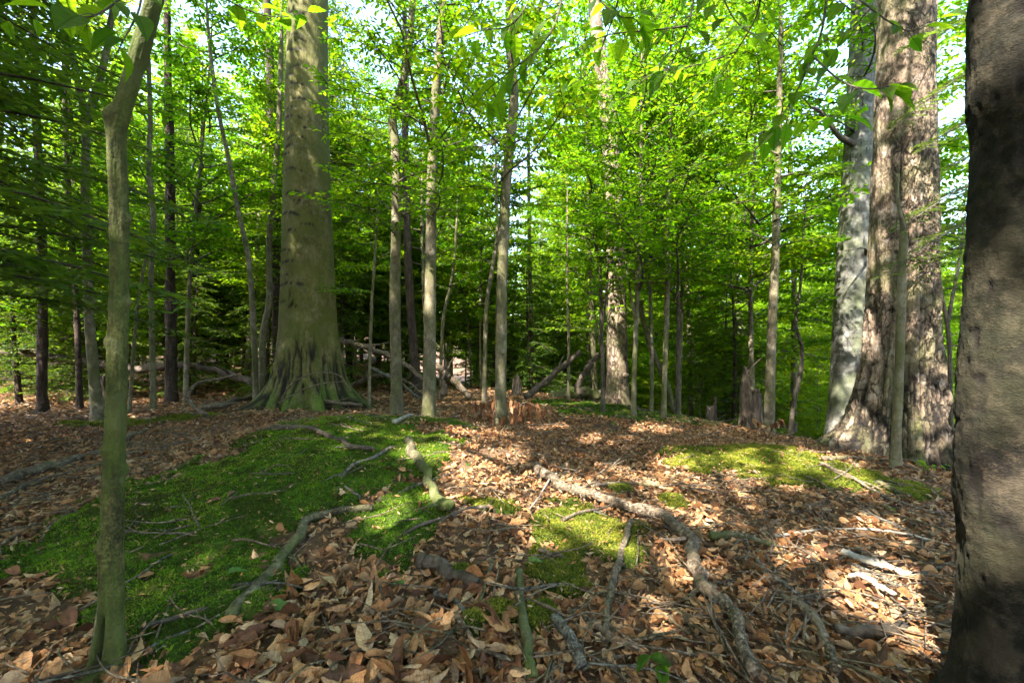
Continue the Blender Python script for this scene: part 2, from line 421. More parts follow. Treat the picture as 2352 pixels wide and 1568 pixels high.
# ------------------------------------------------------------------ gaps cut in the canopy along the sun to land flecks where wanted
_u = np.cross(SUN, [0, 0, 1.0]); _u /= np.linalg.norm(_u); _v = np.cross(SUN, _u)
GAPS = []
def gap(p, r): GAPS.append((np.dot(p, _u), np.dot(p, _v), r * 1.4 + .04))
for dx, dy, r in [(1235, 1105, .22), (1160, 1130, .18), (1290, 1150, .16), (1330, 1185, .15), (1290, 1235, .12), (1370, 1240, .11), (1500, 1285, .10),
                  (1640, 1190, .2), (1720, 1180, .18), (1560, 1160, .13), (1590, 1390, .13), (1985, 1320, .2), (2080, 1400, .2), (1940, 1290, .14), (2150, 1440, .16),
                  (2150, 1240, .18), (1880, 1270, .12), (1180, 1040, .24), (1130, 1000, .24), (1250, 980, .22), (1390, 1010, .22), (1200, 1075, .18), (1100, 1090, .16), (1400, 1090, .16), (1350, 1120, .14), (1080, 1150, .12), (1240, 1180, .12), (1560, 1060, .16), (1640, 1120, .14), (1700, 1060, .2), (1620, 1085, .15), (1860, 1060, .22), (1950, 1110, .15),
                  (760, 955, .22), (690, 945, .16), (850, 1010, .2), (1030, 1040, .2), (320, 960, .2), (150, 1010, .16), (1450, 1180, .13), (560, 990, .12), (1480, 1110, .16), (1780, 1110, .14),
                  (2030, 1230, .13), (1320, 1060, .15), (1500, 985, .2), (1060, 930, .3), (1330, 930, .25), (930, 1190, .10), (1700, 1330, .08)]:
    gap(G(dx, dy), r)
for dx, dy, Y, r in [(2120, 150, 4.7, .12), (2040, 560, 4.7, .13), (2030, 460, 4.7, .1), (2100, 420, 4.7, .16), (2110, 520, 4.7, .16), (2130, 640, 4.7, .18), (2030, 680, 4.7, .14),
                     (2105, 740, 4.6, .16), (2140, 860, 4.6, .12), (2025, 900, 4.5, .1), (1985, 900, 4.6, .12), (2110, 960, 4.5, .12), (2060, 330, 4.7, .12), (2150, 300, 4.8, .10), (1960, 940, 4.8, .13), (2150, 990, 4.6, .1),
                     (1940, 950, 6.6, .12), (1960, 730, 6.6, .06), (1955, 850, 6.6, .07),
                     (702, 330, 7.6, .05), (712, 365, 7.6, .05), (672, 570, 7.6, .05), (643, 795, 7.6, .06), (700, 90, 7.6, .08),
                     (990, 350, 6.3, .07), (990, 420, 6.3, .06), (985, 700, 6.3, .06), (985, 640, 6.3, .05), (1010, 60, 6.3, .08), (985, 960, 6.3, .06),
                     (910, 420, 7, .06), (910, 500, 7, .05), (908, 680, 7, .06), (910, 350, 7, .05),
                     (1156, 580, 6, .05), (1154, 615, 6, .05), (1150, 975, 6, .07), (1165, 500, 6, .04), (1150, 760, 6, .04),
                     (1412, 700, 10.6, .12), (1405, 800, 10.6, .12), (1425, 860, 10.6, .12), (1430, 760, 10.6, .1),
                     (2250, 120, 1.35, -.005), (2240, 420, 1.35, -.005), (2235, 700, 1.35, .0), (2230, 900, 1.35, .0), (2270, 1080, 1.3, .01),
                     (215, 620, 6.9, .05), (212, 690, 6.9, .05), (393, 500, 9.3, .08)]:
    gap(P(dx, dy, Y), r)
for dx, dy, Y, r in [(820, 620, 13, .5), (870, 480, 14, .5), (830, 760, 12.5, .45), (1060, 680, 14, .5), (1020, 520, 15, .5), (1070, 830, 14, .4), (880, 820, 11, .35), (1250, 760, 13, .4), (500, 700, 12, .4), (430, 560, 13, .4)]:
    gap(P(dx, dy, Y), r)  # wider openings cut to let sun onto the woods behind
GA = np.array(GAPS)
def lit(p, extra=0.0):
    p = np.asarray(p); u = p @ _u; v = p @ _v
    k = np.zeros(len(p), bool)
    wob = 1 + .35 * noise(u * 6, v * 6, 1.5)
    for a, b, r in GA: k |= ((u - a) ** 2 + (v - b) ** 2) < ((r + extra) * wob) ** 2
    return k

# ------------------------------------------------------------------ the ground
def graded(lo, hi, n, c, k):
    s = np.linspace(-1, 1, n); g = np.sinh(k * s) / math.sinh(k)
    return c + np.where(g < 0, g * (c - lo), g * (hi - c))
gx = graded(-500, 500, 270, 0.0, 6.4); gy = graded(-300, 600, 270, 4.0, 6.4)
XX, YY = np.meshgrid(gx, gy); ZZ = H(XX, YY)
a = Acc(); nx = len(gx); ny = len(gy)
i = np.arange(ny - 1)[:, None] * nx; j = np.arange(nx - 1)[None]
a.add(np.stack([XX, YY, ZZ], -1), np.stack([i + j, i + j + 1, i + nx + j + 1, i + nx + j], -1).reshape(-1, 4))
link('ground', a.mesh('ground', 'ground'), kind='structure')

# ------------------------------------------------------------------ big trunks, ring by ring
def prof(pts, h):
    p = np.array(pts); return np.interp(h, p[:, 0], p[:, 1])
def big_trunk(base, cx, cyy, rad, top, nth, dz, disp, ztop_fine=8.0):
    """cx/cyy/rad: callables of height h above the base; disp(theta, h, r) -> radial offset, moss, scar"""
    h = np.concatenate([np.arange(-.25, ztop_fine, dz), np.arange(ztop_fine, top, .35)])
    th = np.linspace(0, 2 * pi, nth, endpoint=False)
    hh, tt = np.meshgrid(h, th, indexing='ij')
    r0 = rad(hh)
    off, moss, scar = disp(tt, hh, r0)
    r = np.maximum(r0 + off, .004)
    V = np.stack([base[0] + cx(hh) + r * np.cos(tt), base[1] + cyy(hh) + r * np.sin(tt), base[2] + hh], -1)
    n = len(h); i = np.arange(n - 1)[:, None] * nth; j = np.arange(nth)[None]; k = (j + 1) % nth
    q = np.stack([i + j, i + k, i + nth + k, i + nth + j], -1).reshape(-1, 4)
    a = Acc(); a.add(V, q, None, .3, moss=np.clip(moss, 0, 1).ravel(), scar=np.clip(scar, 0, 1).ravel())
    return a
def angd(t, t0): return (t - t0 + pi) % (2 * pi) - pi

# branch wood + leaves shared by every broad-leaved crown -----------------------------------------
def beech_branch(wood, lv, start, d, L, r, leaf=.085, dens=1.0, sag=.10, r0=.010, twig_sides=3):
    """one flat spray: axis, alternate side twigs, alternate leaves; lv collects (pos, dir, normal, size)"""
    d = np.asarray(d, float); d /= np.linalg.norm(d)
    n = max(5, int(L / .16)); t = np.linspace(0, 1, n)
    side = np.cross(d, [0, 0, 1.0]); side /= np.linalg.norm(side) + 1e-9
    ph = r.uniform(0, 6)
    ax = start + (t * L)[:, None] * d + (-(sag * L) * t ** 2)[:, None] * np.array([0, 0, 1.0]) + (.05 * L * np.sin(t * 5 + ph))[:, None] * side + (.02 * L * np.sin(t * 9 + ph))[:, None] * np.array([0, 0, 1.])
    if wood is not None: tube(wood, ax, r0 * (1 - .85 * t), 4, cap=False)
    up = np.cross(side, d); up /= np.linalg.norm(up)
    up = up + r.normal(0, .15, 3); up /= np.linalg.norm(up)
    m = max(3, int(L / .085 * dens)); s = 1
    for k in range(m):
        u = .18 + .82 * (k + r.uniform(0, .6)) / m
        if u > 1: continue
        p = ax[int(u * (n - 1))]
        s = -s
        tl = (.12 + .34 * min(L, 1.6) * (1 - .72 * u)) * r.uniform(.6, 1.25)
        ang = math.radians(r.uniform(38, 62))
        td = d * math.cos(ang) + side * s * math.sin(ang) + np.array([0, 0, r.normal(0, .12)])
        td /= np.linalg.norm(td)
        c = 4; tt = np.linspace(0, 1, c)
        tw = p + (tt * tl)[:, None] * td - (.10 * tl * tt ** 2)[:, None] * np.array([0, 0, 1.])
        if wood is not None and twig_sides: tube(wood, tw[[0, 2, 3]], [r0 * .35, r0 * .25, .001], twig_sides, cap=False)
        nl = max(2, int(tl / (leaf * .40)))
        lt = (np.arange(nl) + .6) / nl
        lp = p + (lt * tl)[:, None] * td - (.10 * tl * lt ** 2)[:, None] * np.array([0, 0, 1.])
        tside = np.cross(up, td); tside /= np.linalg.norm(tside) + 1e-9
        sg = np.where(np.arange(nl) % 2, 1, -1)[:, None]
        la = np.where(lt > .93, .1, r.uniform(.75, 1.15, nl))[:, None]
        ld = td * np.cos(la) + tside * sg * np.sin(la) + np.stack([np.zeros(nl), np.zeros(nl), r.normal(-.28, .28, nl)], 1)
        ln = up + r.normal(0, .42, (nl, 3))
        lv.append(np.hstack([lp, ld, ln, (leaf * r.uniform(.65, 1.2, nl))[:, None]]))

def sapling_crown(path, z0, z1, nb, Lr, r, leaf=.085, dens=1.0, taper=.5, carve=False, only=None, ts=3):
    """branches all round a trunk path (array of points) between heights z0..z1"""
    wood = Acc(); lv = []
    z = path[:, 2]
    az = r.uniform(0, 6.28)
    for k in range(nb):
        u = (k + r.uniform(0, 1)) / nb; h = z0 + (z1 - z0) * u
        i = min(int(np.searchsorted(z, h)), len(path) - 1)
        az += 2.4 + r.normal(0, .4)
        if only is not None and not only(az % (2 * pi)): az += pi * .6
        L = r.uniform(*Lr) * (1 - taper * u)
        el = r.uniform(.05, .55) + .35 * u
        beech_branch(wood, lv, path[i], (math.cos(az) * math.cos(el), math.sin(az) * math.cos(el), math.sin(el)), L, r, leaf, dens, sag=r.uniform(.08, .2), r0=.006 + .006 * L, twig_sides=ts)
    return wood, np.vstack(lv)
def leaves_from(lv, tmpl, r, carve=False, acc=None):
    if carve: lv = lv[~lit(lv[:, :3] )]
    acc = acc or Acc()
    leaves(acc, tmpl, lv[:, :3], lv[:, 3:6], lv[:, 6:9], lv[:, 9], np.clip(r.normal(.45, .2, len(lv)), 0, 1) * .96)
    return acc

# ------------------------------------------------------------------ 1  the great smooth beech on the left
b8 = P(712, 925, 8.0); b8[2] = H(b8[0], b8[1])
SC8 = [(2.05, 4.35, .75, .05), (2.42, 4.3, .5, .04), (2.62, 4.0, .5, .06), (2.95, 4.4, .35, .05), (3.25, 4.1, .9, .10), (3.6, 4.45, .5, .08), (4.0, 4.3, .8, .12), (4.28, 4.0, .35, .04), (4.55, 4.6, .6, .12),
       (4.9, 4.2, .9, .10), (5.2, 4.75, .45, .10), (5.45, 4.35, .95, .06), (5.75, 4.7, .7, .12), (6.05, 4.3, .9, .05), (6.3, 4.5, .6, .1), (6.7, 4.2, 1.0, .08), (1.75, 4.15, .3, .03), (3.05, 5.1, .3, .04), (4.7, 5.2, .35, .05)]
def d8(t, h, r):
    m = np.zeros_like(t); s = np.zeros_like(t); o = np.zeros_like(t)
    o += .035 * np.cos(3 * t + .6) * sstep(3, 0, h) + .012 * noise(np.cos(t) * 2, np.sin(t) * 2, h * .7)
    for t0, A, wd in ((3.75, .40, .20), (4.2, .14, .14), (4.65, .22, .16), (5.3, .30, .18), (5.75, .14, .14), (6.2, .42, .20), (.5, .4, .35), (1.6, .35, .3), (2.6, .4, .3)):
        o += A * np.exp(-(angd(t, t0) / wd) ** 2) * np.exp(-np.maximum(h, -.2) / .30)
    o += .08 * np.exp(-np.maximum(h, -.2) / .5)
    rb = sstep(1.25, .75, h + .35 * noise(np.cos(t) * 2.2, np.sin(t) * 2.2, 4.4))          # rough furrowed foot
    fur = np.abs(fbm(np.cos(t) * 7, np.sin(t) * 7, h * 1.6, 3)); 
    o += rb * (.09 * fur - .02) + rb * .018 * noise(np.cos(t) * 22, np.sin(t) * 22, h * 16)
    s += rb * sstep(.20, .04, fur) * .95  # furrow bottoms coloured darker
    o += .003 * noise(np.cos(t) * 14, np.sin(t) * 14, h * 9) + .0016 * noise(np.cos(t) * 30, np.sin(t) * 30, h * 40)
    for z0, t0, wd, cv in SC8 + [(2.2, 4.1, .3, .05), (3.45, 4.75, .35, .08), (5.05, 4.35, .4, .1), (5.62, 4.15, .5, .08), (6.2, 4.75, .4, .1), (4.4, 4.25, .4, .1)]:
        da = angd(t, t0); dz = h - z0 + cv * da ** 2 / wd + .012 * noise(t * 9, z0)
        mk = sstep(wd, wd * .6, np.abs(da))
        ln = np.exp(-(dz / .026) ** 2) * mk
        o += -.010 * ln * sstep(-.5, .2, noise(t * 14, z0 * 5)) + .007 * np.exp(-((dz + .03) / .03) ** 2) * mk
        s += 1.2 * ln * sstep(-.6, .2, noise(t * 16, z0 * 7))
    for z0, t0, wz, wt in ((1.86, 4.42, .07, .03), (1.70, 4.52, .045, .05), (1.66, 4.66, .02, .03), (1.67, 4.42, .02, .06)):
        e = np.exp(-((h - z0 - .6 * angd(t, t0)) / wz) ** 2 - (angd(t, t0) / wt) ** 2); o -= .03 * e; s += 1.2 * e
    m += sstep(.55, .0, h + .35 * noise(np.cos(t) * 3, np.sin(t) * 3, h * 2)) * (.35 + .75 * sstep(-.3, .4, noise(np.cos(t) * 5, np.sin(t) * 5, h * 5))) * .95
    m += .30 * sstep(2.2, .6, h) * sstep(.0, .5, noise(np.cos(t) * 6, np.sin(t) * 6, h * 2))
    return o, m, s
tr8 = big_trunk(b8, lambda h: -.012 * h - .004 * h * np.sin(h * .5), lambda h: .01 * h,
                lambda h: np.interp(h, [-.3, 0, .6, 1.2, 2.2, 3.5, 5, 6.5, 12, 18], [.52, .51, .49, .47, .435, .39, .36, .34, .28, .13]), 18, 160, .021, d8)
t8 = thing('beech_tree', 'massive smooth grey-green beech with mossy flared foot, left of centre', 'tree', b8)
inv = lambda acc, b: [acc.v.__setitem__(i, v - b) for i, v in enumerate(acc.v)]
inv(tr8, b8); link('trunk', tr8.mesh('beech_trunk', 'beech_bark'), t8)
sup = Acc()
for az, zz in ((.4, 9), (2.0, 10), (3.4, 9.5), (4.2, 11), (5.3, 12), (1.1, 13)):
    e = np.array([math.cos(az) * 3.2, math.sin(az) * 3.2, zz + 2.6]); tube(sup, spline([(0, 0, zz - .3), e * [.35, .35, 1] - [0, 0, 1.3], e], 8), np.linspace(.12, .03, 8), 6, .1)
link('branches', sup.mesh('beech_limbs', 'beech_bark'), t8)

# ------------------------------------------------------------------ 2  the rough old tree on the right, two lobes and a buttress root
b20 = P(2056, 1050, 4.95); b20[2] = H(b20[0], b20[1])
def d20(t, h, r):
    m = np.zeros_like(t); s = np.zeros_like(t); o = np.zeros_like(t)
    groove = np.exp(-(angd(t, 4.05) / .20) ** 2) * sstep(4.4, 2.4, h)
    o -= .07 * groove
    o += .03 * np.cos(2 * t + .3) * sstep(6, 2, h)
    o += .012 * noise(np.cos(t) * 1.5, np.sin(t) * 1.5, h * 1.0)
    for t0, A, wd, hk in ((2.80, .62, .24, .28), (3.15, .28, .22, .50), (5.2, .26, .30, .45), (4.5, .10, .2, .5), (.1, .30, .3, .4), (1.4, .4, .3, .3), (3.7, .14, .18, .35)):
        o += A * np.exp(-(angd(t, t0) / wd) ** 2) * np.exp(-np.maximum(h, -.2) / hk)
    cx_, sy_ = np.cos(t), np.sin(t)
    fur = np.abs(fbm(cx_ * 6.5 + .25 * h, sy_ * 6.5, h * 1.3, 4))
    hz = np.abs(fbm(cx_ * 3, sy_ * 3 + 5, h * 7, 3))
    lowm = sstep(1.2, .2, h + .4 * noise(cx_ * 2, sy_ * 2, 8.0))
    k = .30 + .7 * sstep(4.2, 1.2, h)
    o += k * (.080 * fur - .018) * (1 + .8 * lowm) - k * .010 * sstep(.08, 0, hz)
    o += .006 * noise(cx_ * 24, sy_ * 24, h * 20) * (k + lowm) + .003 * noise(cx_ * 50, sy_ * 50, h * 44)
    s += sstep(.14, .02, fur) * (.6 + .35 * lowm) * k + sstep(.07, .0, hz) * .6 * (k + .2)  # furrow and crack bottoms coloured darker
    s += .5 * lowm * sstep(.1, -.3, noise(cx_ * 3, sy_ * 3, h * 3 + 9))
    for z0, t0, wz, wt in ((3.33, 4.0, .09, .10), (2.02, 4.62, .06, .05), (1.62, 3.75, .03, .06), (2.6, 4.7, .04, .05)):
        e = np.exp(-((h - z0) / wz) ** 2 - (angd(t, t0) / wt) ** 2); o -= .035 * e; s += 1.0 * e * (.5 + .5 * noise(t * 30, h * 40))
    m += .55 * sstep(.55, .05, h + .3 * noise(cx_ * 4, sy_ * 4, h * 3)) * sstep(-.1, .4, noise(cx_ * 6, sy_ * 6, h * 4))
    return o, m, s
tr20 = big_trunk(b20, lambda h: .035 * h + .015 * np.sin(h * .8), lambda h: .01 * h,
                 lambda h: np.interp(h, [-.3, 0, .5, 1.2, 2, 3, 4.5, 9, 16], [.40, .385, .35, .31, .285, .268, .25, .21, .10]), 16, 180, .02, d20, 5.5)
t20 = thing('rough_barked_tree', 'large sun-dappled old tree with rough furrowed bark and spreading root on the right', 'tree', b20)
inv(tr20, b20); link('trunk', tr20.mesh('rough_trunk', 'rough_bark'), t20)
sup = Acc()
for az, zz in ((.4, 8), (2.0, 9), (3.4, 8.5), (4.9, 10), (5.6, 9)):
    e = np.array([math.cos(az) * 2.6, math.sin(az) * 2.6, zz + 2.2]); tube(sup, spline([(.3, 0, zz - .3), e * [.35, .35, 1] - [0, 0, 1.1], e], 8), np.linspace(.1, .03, 8), 6, .1)
link('branches', sup.mesh('rough_limbs', 'rough_bark'), t20)

# ------------------------------------------------------------------ 3  smooth grey beech just behind it
b19 = P(1940, 1010, 7.0); b19[2] = H(b19[0], b19[1])
def d19(t, h, r):
    m = np.zeros_like(t); s = np.zeros_like(t); o = np.zeros_like(t)
    cx_, sy_ = np.cos(t), np.sin(t)
    o += .012 * noise(cx_ * 2, sy_ * 2, h * .8) + .10 * np.exp(-np.maximum(h, -.2) / .35)
    for t0, A in ((3.7, .25), (5.0, .2), (.2, .25), (1.8, .25)): o += A * np.exp(-(angd(t, t0) / .3) ** 2) * np.exp(-np.maximum(h, -.2) / .28)
    hz = np.abs(fbm(cx_ * 3, sy_ * 3 + 2, h * 6, 3))
    o += .003 * noise(cx_ * 16, sy_ * 16, h * 14) - .004 * sstep(.05, 0, hz)
    s += .5 * sstep(.035, 0, hz) * sstep(-.2, .3, noise(t * 4, h * 2)) + .8 * sstep(.62, .78, noise(cx_ * 9, sy_ * 9, h * 12)) 
    for z0, t0, wz, wt in ((3.25, 4.55, .07, .12), (4.25, 4.2, .05, .1), (4.6, 4.9, .04, .08)):
        e = np.exp(-((h - z0) / wz) ** 2 - (angd(t, t0) / wt) ** 2); o += .02 * e; s += .9 * e
    return o, m, s
tr19 = big_trunk(b19, lambda h: .042 * h, lambda h: .0 * h, lambda h: np.interp(h, [-.3, 0, 1, 2.5, 4, 5.5, 9, 15], [.29, .28, .25, .23, .205, .18, .155, .07]), 15, 110, .03, d19, 6.5)
t19 = thing('grey_beech_tree', 'straight pale grey beech trunk with dark knots, behind the rough old tree', 'tree', b19)
inv(tr19, b19); link('trunk', tr19.mesh('grey_trunk', 'grey_bark'), t19)
wood = Acc()
o19 = lambda h: np.array([.042 * h, 0, h])
def part19(*a):
    f = Acc(); tube(f, *a); link('branch', f.mesh('branch', 'branch_bark'), t19)
part19(spline([o19(3.25) + [0, -.24, 0], o19(3.25) + [.04, -.42, .12], o19(3.5) + [.22, -.55, .2], o19(3.9) + [.45, -.6, .3]], 10), np.linspace(.03, .008, 10), 6, .2)
part19(spline([o19(3.28) + [0, -.24, 0], o19(3.28) + [-.15, -.4, .03], o19(3.2) + [-.5, -.5, .05]], 8), np.linspace(.022, .006, 8), 6, .2)
part19(spline([o19(4.95) + [-.15, -.1, 0], o19(5.0) + [-.5, -.25, .02], o19(5.2) + [-.75, -.3, .1], o19(5.35) + [-1.0, -.35, .05]], 10), np.linspace(.05, .015, 10), 6, .2)
lv19 = []
for h, az, L in ((5.1, 3.4, 1.5), (5.6, 2.8, 1.6), (5.9, 4.2, 1.5), (4.6, 1.0, 1.6), (6.3, 3.9, 1.6), (6.6, .4, 1.7), (7, 5.2, 1.8)):
    beech_branch(wood, lv19, o19(h), (math.cos(az), math.sin(az), .35), L, R, r0=.02)
link('branches', wood.mesh('grey_limbs', 'branch_bark'), t19)
link('crown', leaves_from(np.vstack(lv19), L1, R).mesh('grey_crown', 'beech_leaf', False), t19)

# ------------------------------------------------------------------ 4  dark trunk close by on the right edge; its limb hangs big leaves into view
b22 = np.array([1.53, 1.36, 0.0]); b22[2] = H(b22[0], b22[1])
edge22 = np.array([(1568, 2195), (1400, 2193), (1250, 2195), (1150, 2184), (1000, 2190), (800, 2197), (600, 2210), (450, 2221), (300, 2226), (220, 2212), (0, 2218), (-300, 2235)], float)
z22 = EYE - (edge22[:, 0] - 784) / F * 1.36; _a = np.arctan((edge22[:, 1] - 1176) / F); x22 = 1.36 * np.tan(_a)
for _ in range(6): x22 = 1.36 * np.tan(_a + np.arcsin(.145 / np.hypot(x22, 1.36)))
o_ = np.argsort(z22); z22 = z22[o_]; x22 = x22[o_]
def d22(t, h, r):
    m = np.zeros_like(t); s = np.zeros_like(t); o = np.zeros_like(t)
    cx_, sy_ = np.cos(t), np.sin(t)
    o += .010 * noise(cx_ * 2, sy_ * 2, h * 3) + .10 * np.exp(-np.maximum(h, -.2) / .12)
    hz = fbm(cx_ * 5 + .3 * h, sy_ * 5, h * 30, 3)
    o += .004 * hz + .004 * fbm(cx_ * 14, sy_ * 14, h * 40, 3)
    pit = sstep(.45, .7, noise(cx_ * 6, sy_ * 6, h * 22 + 4)); o -= .006 * pit; s += pit * .8
    big = sstep(.1, .5, fbm(cx_ * 3.5, sy_ * 3.5, h * 9 + 7, 3)); s += .5 * big
    o += .0025 * noise(cx_ * 40, sy_ * 40, h * 90)
    m += .0 * h
    return o, m, s
R22 = .145
tr22 = big_trunk(b22, lambda h: np.interp(h + b22[2], z22, x22) - b22[0], lambda h: .0 * h, lambda h: np.interp(h, [-.3, 0, .4, 1.2, 2.2, 5, 9], [.15, .148, R22, R22, .142, .12, .05]), 9, 150, .010, d22, 2.9)
t22 = thing('dark_barked_tree', 'dark mottled trunk cut off by the right edge of the picture, very close', 'tree', b22)
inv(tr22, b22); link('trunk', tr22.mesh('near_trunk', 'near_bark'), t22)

# individual big leaves
NEARL = []
for k in range(5):
    V, q = leaf_shape(10, .52 + .03 * k, .10 + .03 * (k % 3), .12 + .08 * (k % 3), .010, 0, seed=k)
    ac = Acc(); ac.add(V, q, None, 0.0, lu=V[:, 0], lv=np.abs(V[:, 1])); NEARL.append(ac.mesh('near_leaf_%d' % k, 'near_leaf', False))
def frame_euler(d, nrm):
    from mathutils import Matrix
    d = Vector(d).normalized(); n = Vector(nrm); b = n.cross(d).normalized(); u = d.cross(b)
    return Matrix((d, b, u)).transposed().to_euler()
def leafy_branch(root, base, pts, rad, leaf_n, size, r, start=.15, hang=.5, droop_up=None):
    """a branch part whose leaves are sub-parts"""
    ax = spline([np.asarray(p) - base for p in pts], 4 * len(pts))
    ac = Acc(); tube(ac, ax, np.linspace(rad, .0012, len(ax)), 6, .08, cap=False)
    tw = []
    br_leaves = []
    for k in range(leaf_n):
        u = start + (1 - start) * (k + .5) / leaf_n
        i = min(int(u * (len(ax) - 1)), len(ax) - 2)
        p = ax[i] + (ax[i + 1] - ax[i]) * (u * (len(ax) - 1) - i)
        d = ax[i + 1] - ax[i]; d = d / np.linalg.norm(d)
        s = 1 if k % 2 else -1
        side = np.cross([0, 0, 1.], d); side /= np.linalg.norm(side) + 1e-9
        ld = d * r.uniform(.3, .8) + side * s * r.uniform(.5, 1.0) + np.array([0, r.uniform(-.2, .2), -r.uniform(.2, 1.2) * hang])
        ld /= np.linalg.norm(ld)
        if r.random() < .6:                                   # short side twig
            e = p + ld * r.uniform(.03, .09) + [0, 0, .01]; tube(ac, [p, (p + e) / 2 + [0, 0, .006], e], [.0018, .0014, .001], 4, cap=False); p = e
        nn = np.array([r.normal(0, .35), r.normal(-.35, .35), 1.0])
        br_leaves.append((p, ld, nn, size * r.uniform(.7, 1.2)))
    br = link('branch', ac.mesh('leafy_branch', 'branch_bark'), root)
    for p, ld, nn, s in br_leaves:
        o = link('leaf', NEARL[int(r.integers(5))], br, p); o.rotation_euler = frame_euler(ld, nn); o.scale = (s, s, s)
    return br
rb = np.random.default_rng(31)
limb = [np.array([1.53, 1.36, 2.55]), np.array([1.1, 1.5, 2.75]), P(1905, -60, 1.9), P(1600, -90, 1.9), P(1300, -70, 1.8)]
ac = Acc(); tube(ac, spline([p - b22 for p in limb], 16), np.linspace(.022, .006, 16), 7, .1); link('limb', ac.mesh('limb', 'branch_bark'), t22)
for pts, rad, n, size in [
    ([P(1905, -60, 1.9), P(1890, 60, 1.85), P(1865, 130, 1.8), P(1830, 210, 1.8), P(1780, 290, 1.85), P(1735, 345, 1.9)], .006, 11, .092),
    ([P(1866, 128, 1.8), P(1930, 185, 1.55), P(2000, 205, 1.4), P(2070, 190, 1.35)], .004, 8, .092),
    ([P(1600, -90, 1.9), P(1590, 20, 1.7), P(1560, 110, 1.6), P(1525, 180, 1.55)], .004, 7, .090),
    ([P(1580, 60, 1.7), P(1500, 70, 1.75), P(1400, 80, 1.85), P(1330, 110, 2.0)], .004, 8, .09),
    ([P(1300, -70, 1.8), P(1280, 40, 1.6), P(1240, 110, 1.5), P(1190, 150, 1.5), P(1140, 190, 1.55), P(1110, 215, 1.6)], .004, 12, .092),
    ([P(1905, -60, 1.9), P(2000, 20, 1.7), P(2080, 70, 1.6), P(2130, 60, 1.6)], .004, 7, .085),
    ([P(1750, -80, 1.9), P(1740, 30, 2.1), P(1690, 120, 2.3), P(1640, 200, 2.4), P(1600, 260, 2.5)], .005, 13, .085),
    ([P(1430, -80, 1.85), P(1420, 0, 2.0), P(1390, 90, 2.2), P(1350, 170, 2.4), P(1260, 220, 2.5)], .005, 13, .085),
    ([P(1650, -90, 1.9), P(1660, -10, 1.6), P(1700, 60, 1.5), P(1760, 90, 1.45)], .004, 8, .095),
    ([P(1350, -80, 1.85), P(1370, -10, 1.5), P(1430, 40, 1.4), P(1480, 30, 1.4)], .004, 8, .095),
    ([P(1240, -80, 1.9), P(1210, 10, 1.7), P(1170, 60, 1.7), P(1110, 70, 1.8), P(1050, 90, 1.9)], .004, 10, .088),
    ([P(1830, 210, 1.8), P(1880, 260, 1.9), P(1930, 270, 2.0)], .003, 6, .085),
    ([P(1690, 120, 2.3), P(1600, 150, 2.4), P(1500, 170, 2.5), P(1430, 230, 2.6)], .004, 14, .085),
    ([P(2000, 20, 1.7), P(1950, 70, 1.7), P(1900, 90, 1.7)], .003, 6, .09),
]:
    leafy_branch(t22, b22, pts, rad, int(n * 1.3), size * .95, rb)

# ------------------------------------------------------------------ saplings and pole trees read off the photograph
def px_path(pts, Y, top=None, lean=0.0):
    """pts: (x, y, width) in photo px from the base up, at distance Y -> world points, radii"""
    p = np.array([P(x, y, Y + lean * i) for i, (x, y, wd) in enumerate(pts)])
    r = np.array([wd * .5 / F * Y / math.hypot(1, (x - 1176) / F) for x, y, wd in pts])
    hb = H(p[0, 0], p[0, 1]); 
    if p[0, 2] > hb - .02: p[0, 2] = hb - .04
    p = np.vstack([[p[0, 0], p[0, 1], p[0, 2] - .12], p]); r = np.concatenate([[r[0] * 1.25], r])
    if top:
        d = p[-1] - p[-2]; d /= np.linalg.norm(d); d = d * .6 + np.array([0, 0, .5]); d /= d[2]
        L = top - p[-1, 2]
        if L > .3:
            p = np.vstack([p, p[-1] + d * L * .5, p[-1] + d * L * [.8, .8, 1]]); r = np.concatenate([r, [r[-1] * .65, r[-1] * .15]])
    n = max(16, int((p[-1, 2] - p[0, 2]) / .07))
    return spline(p, n), np.interp(np.linspace(0, len(p) - 1, n), np.arange(len(p)), r)

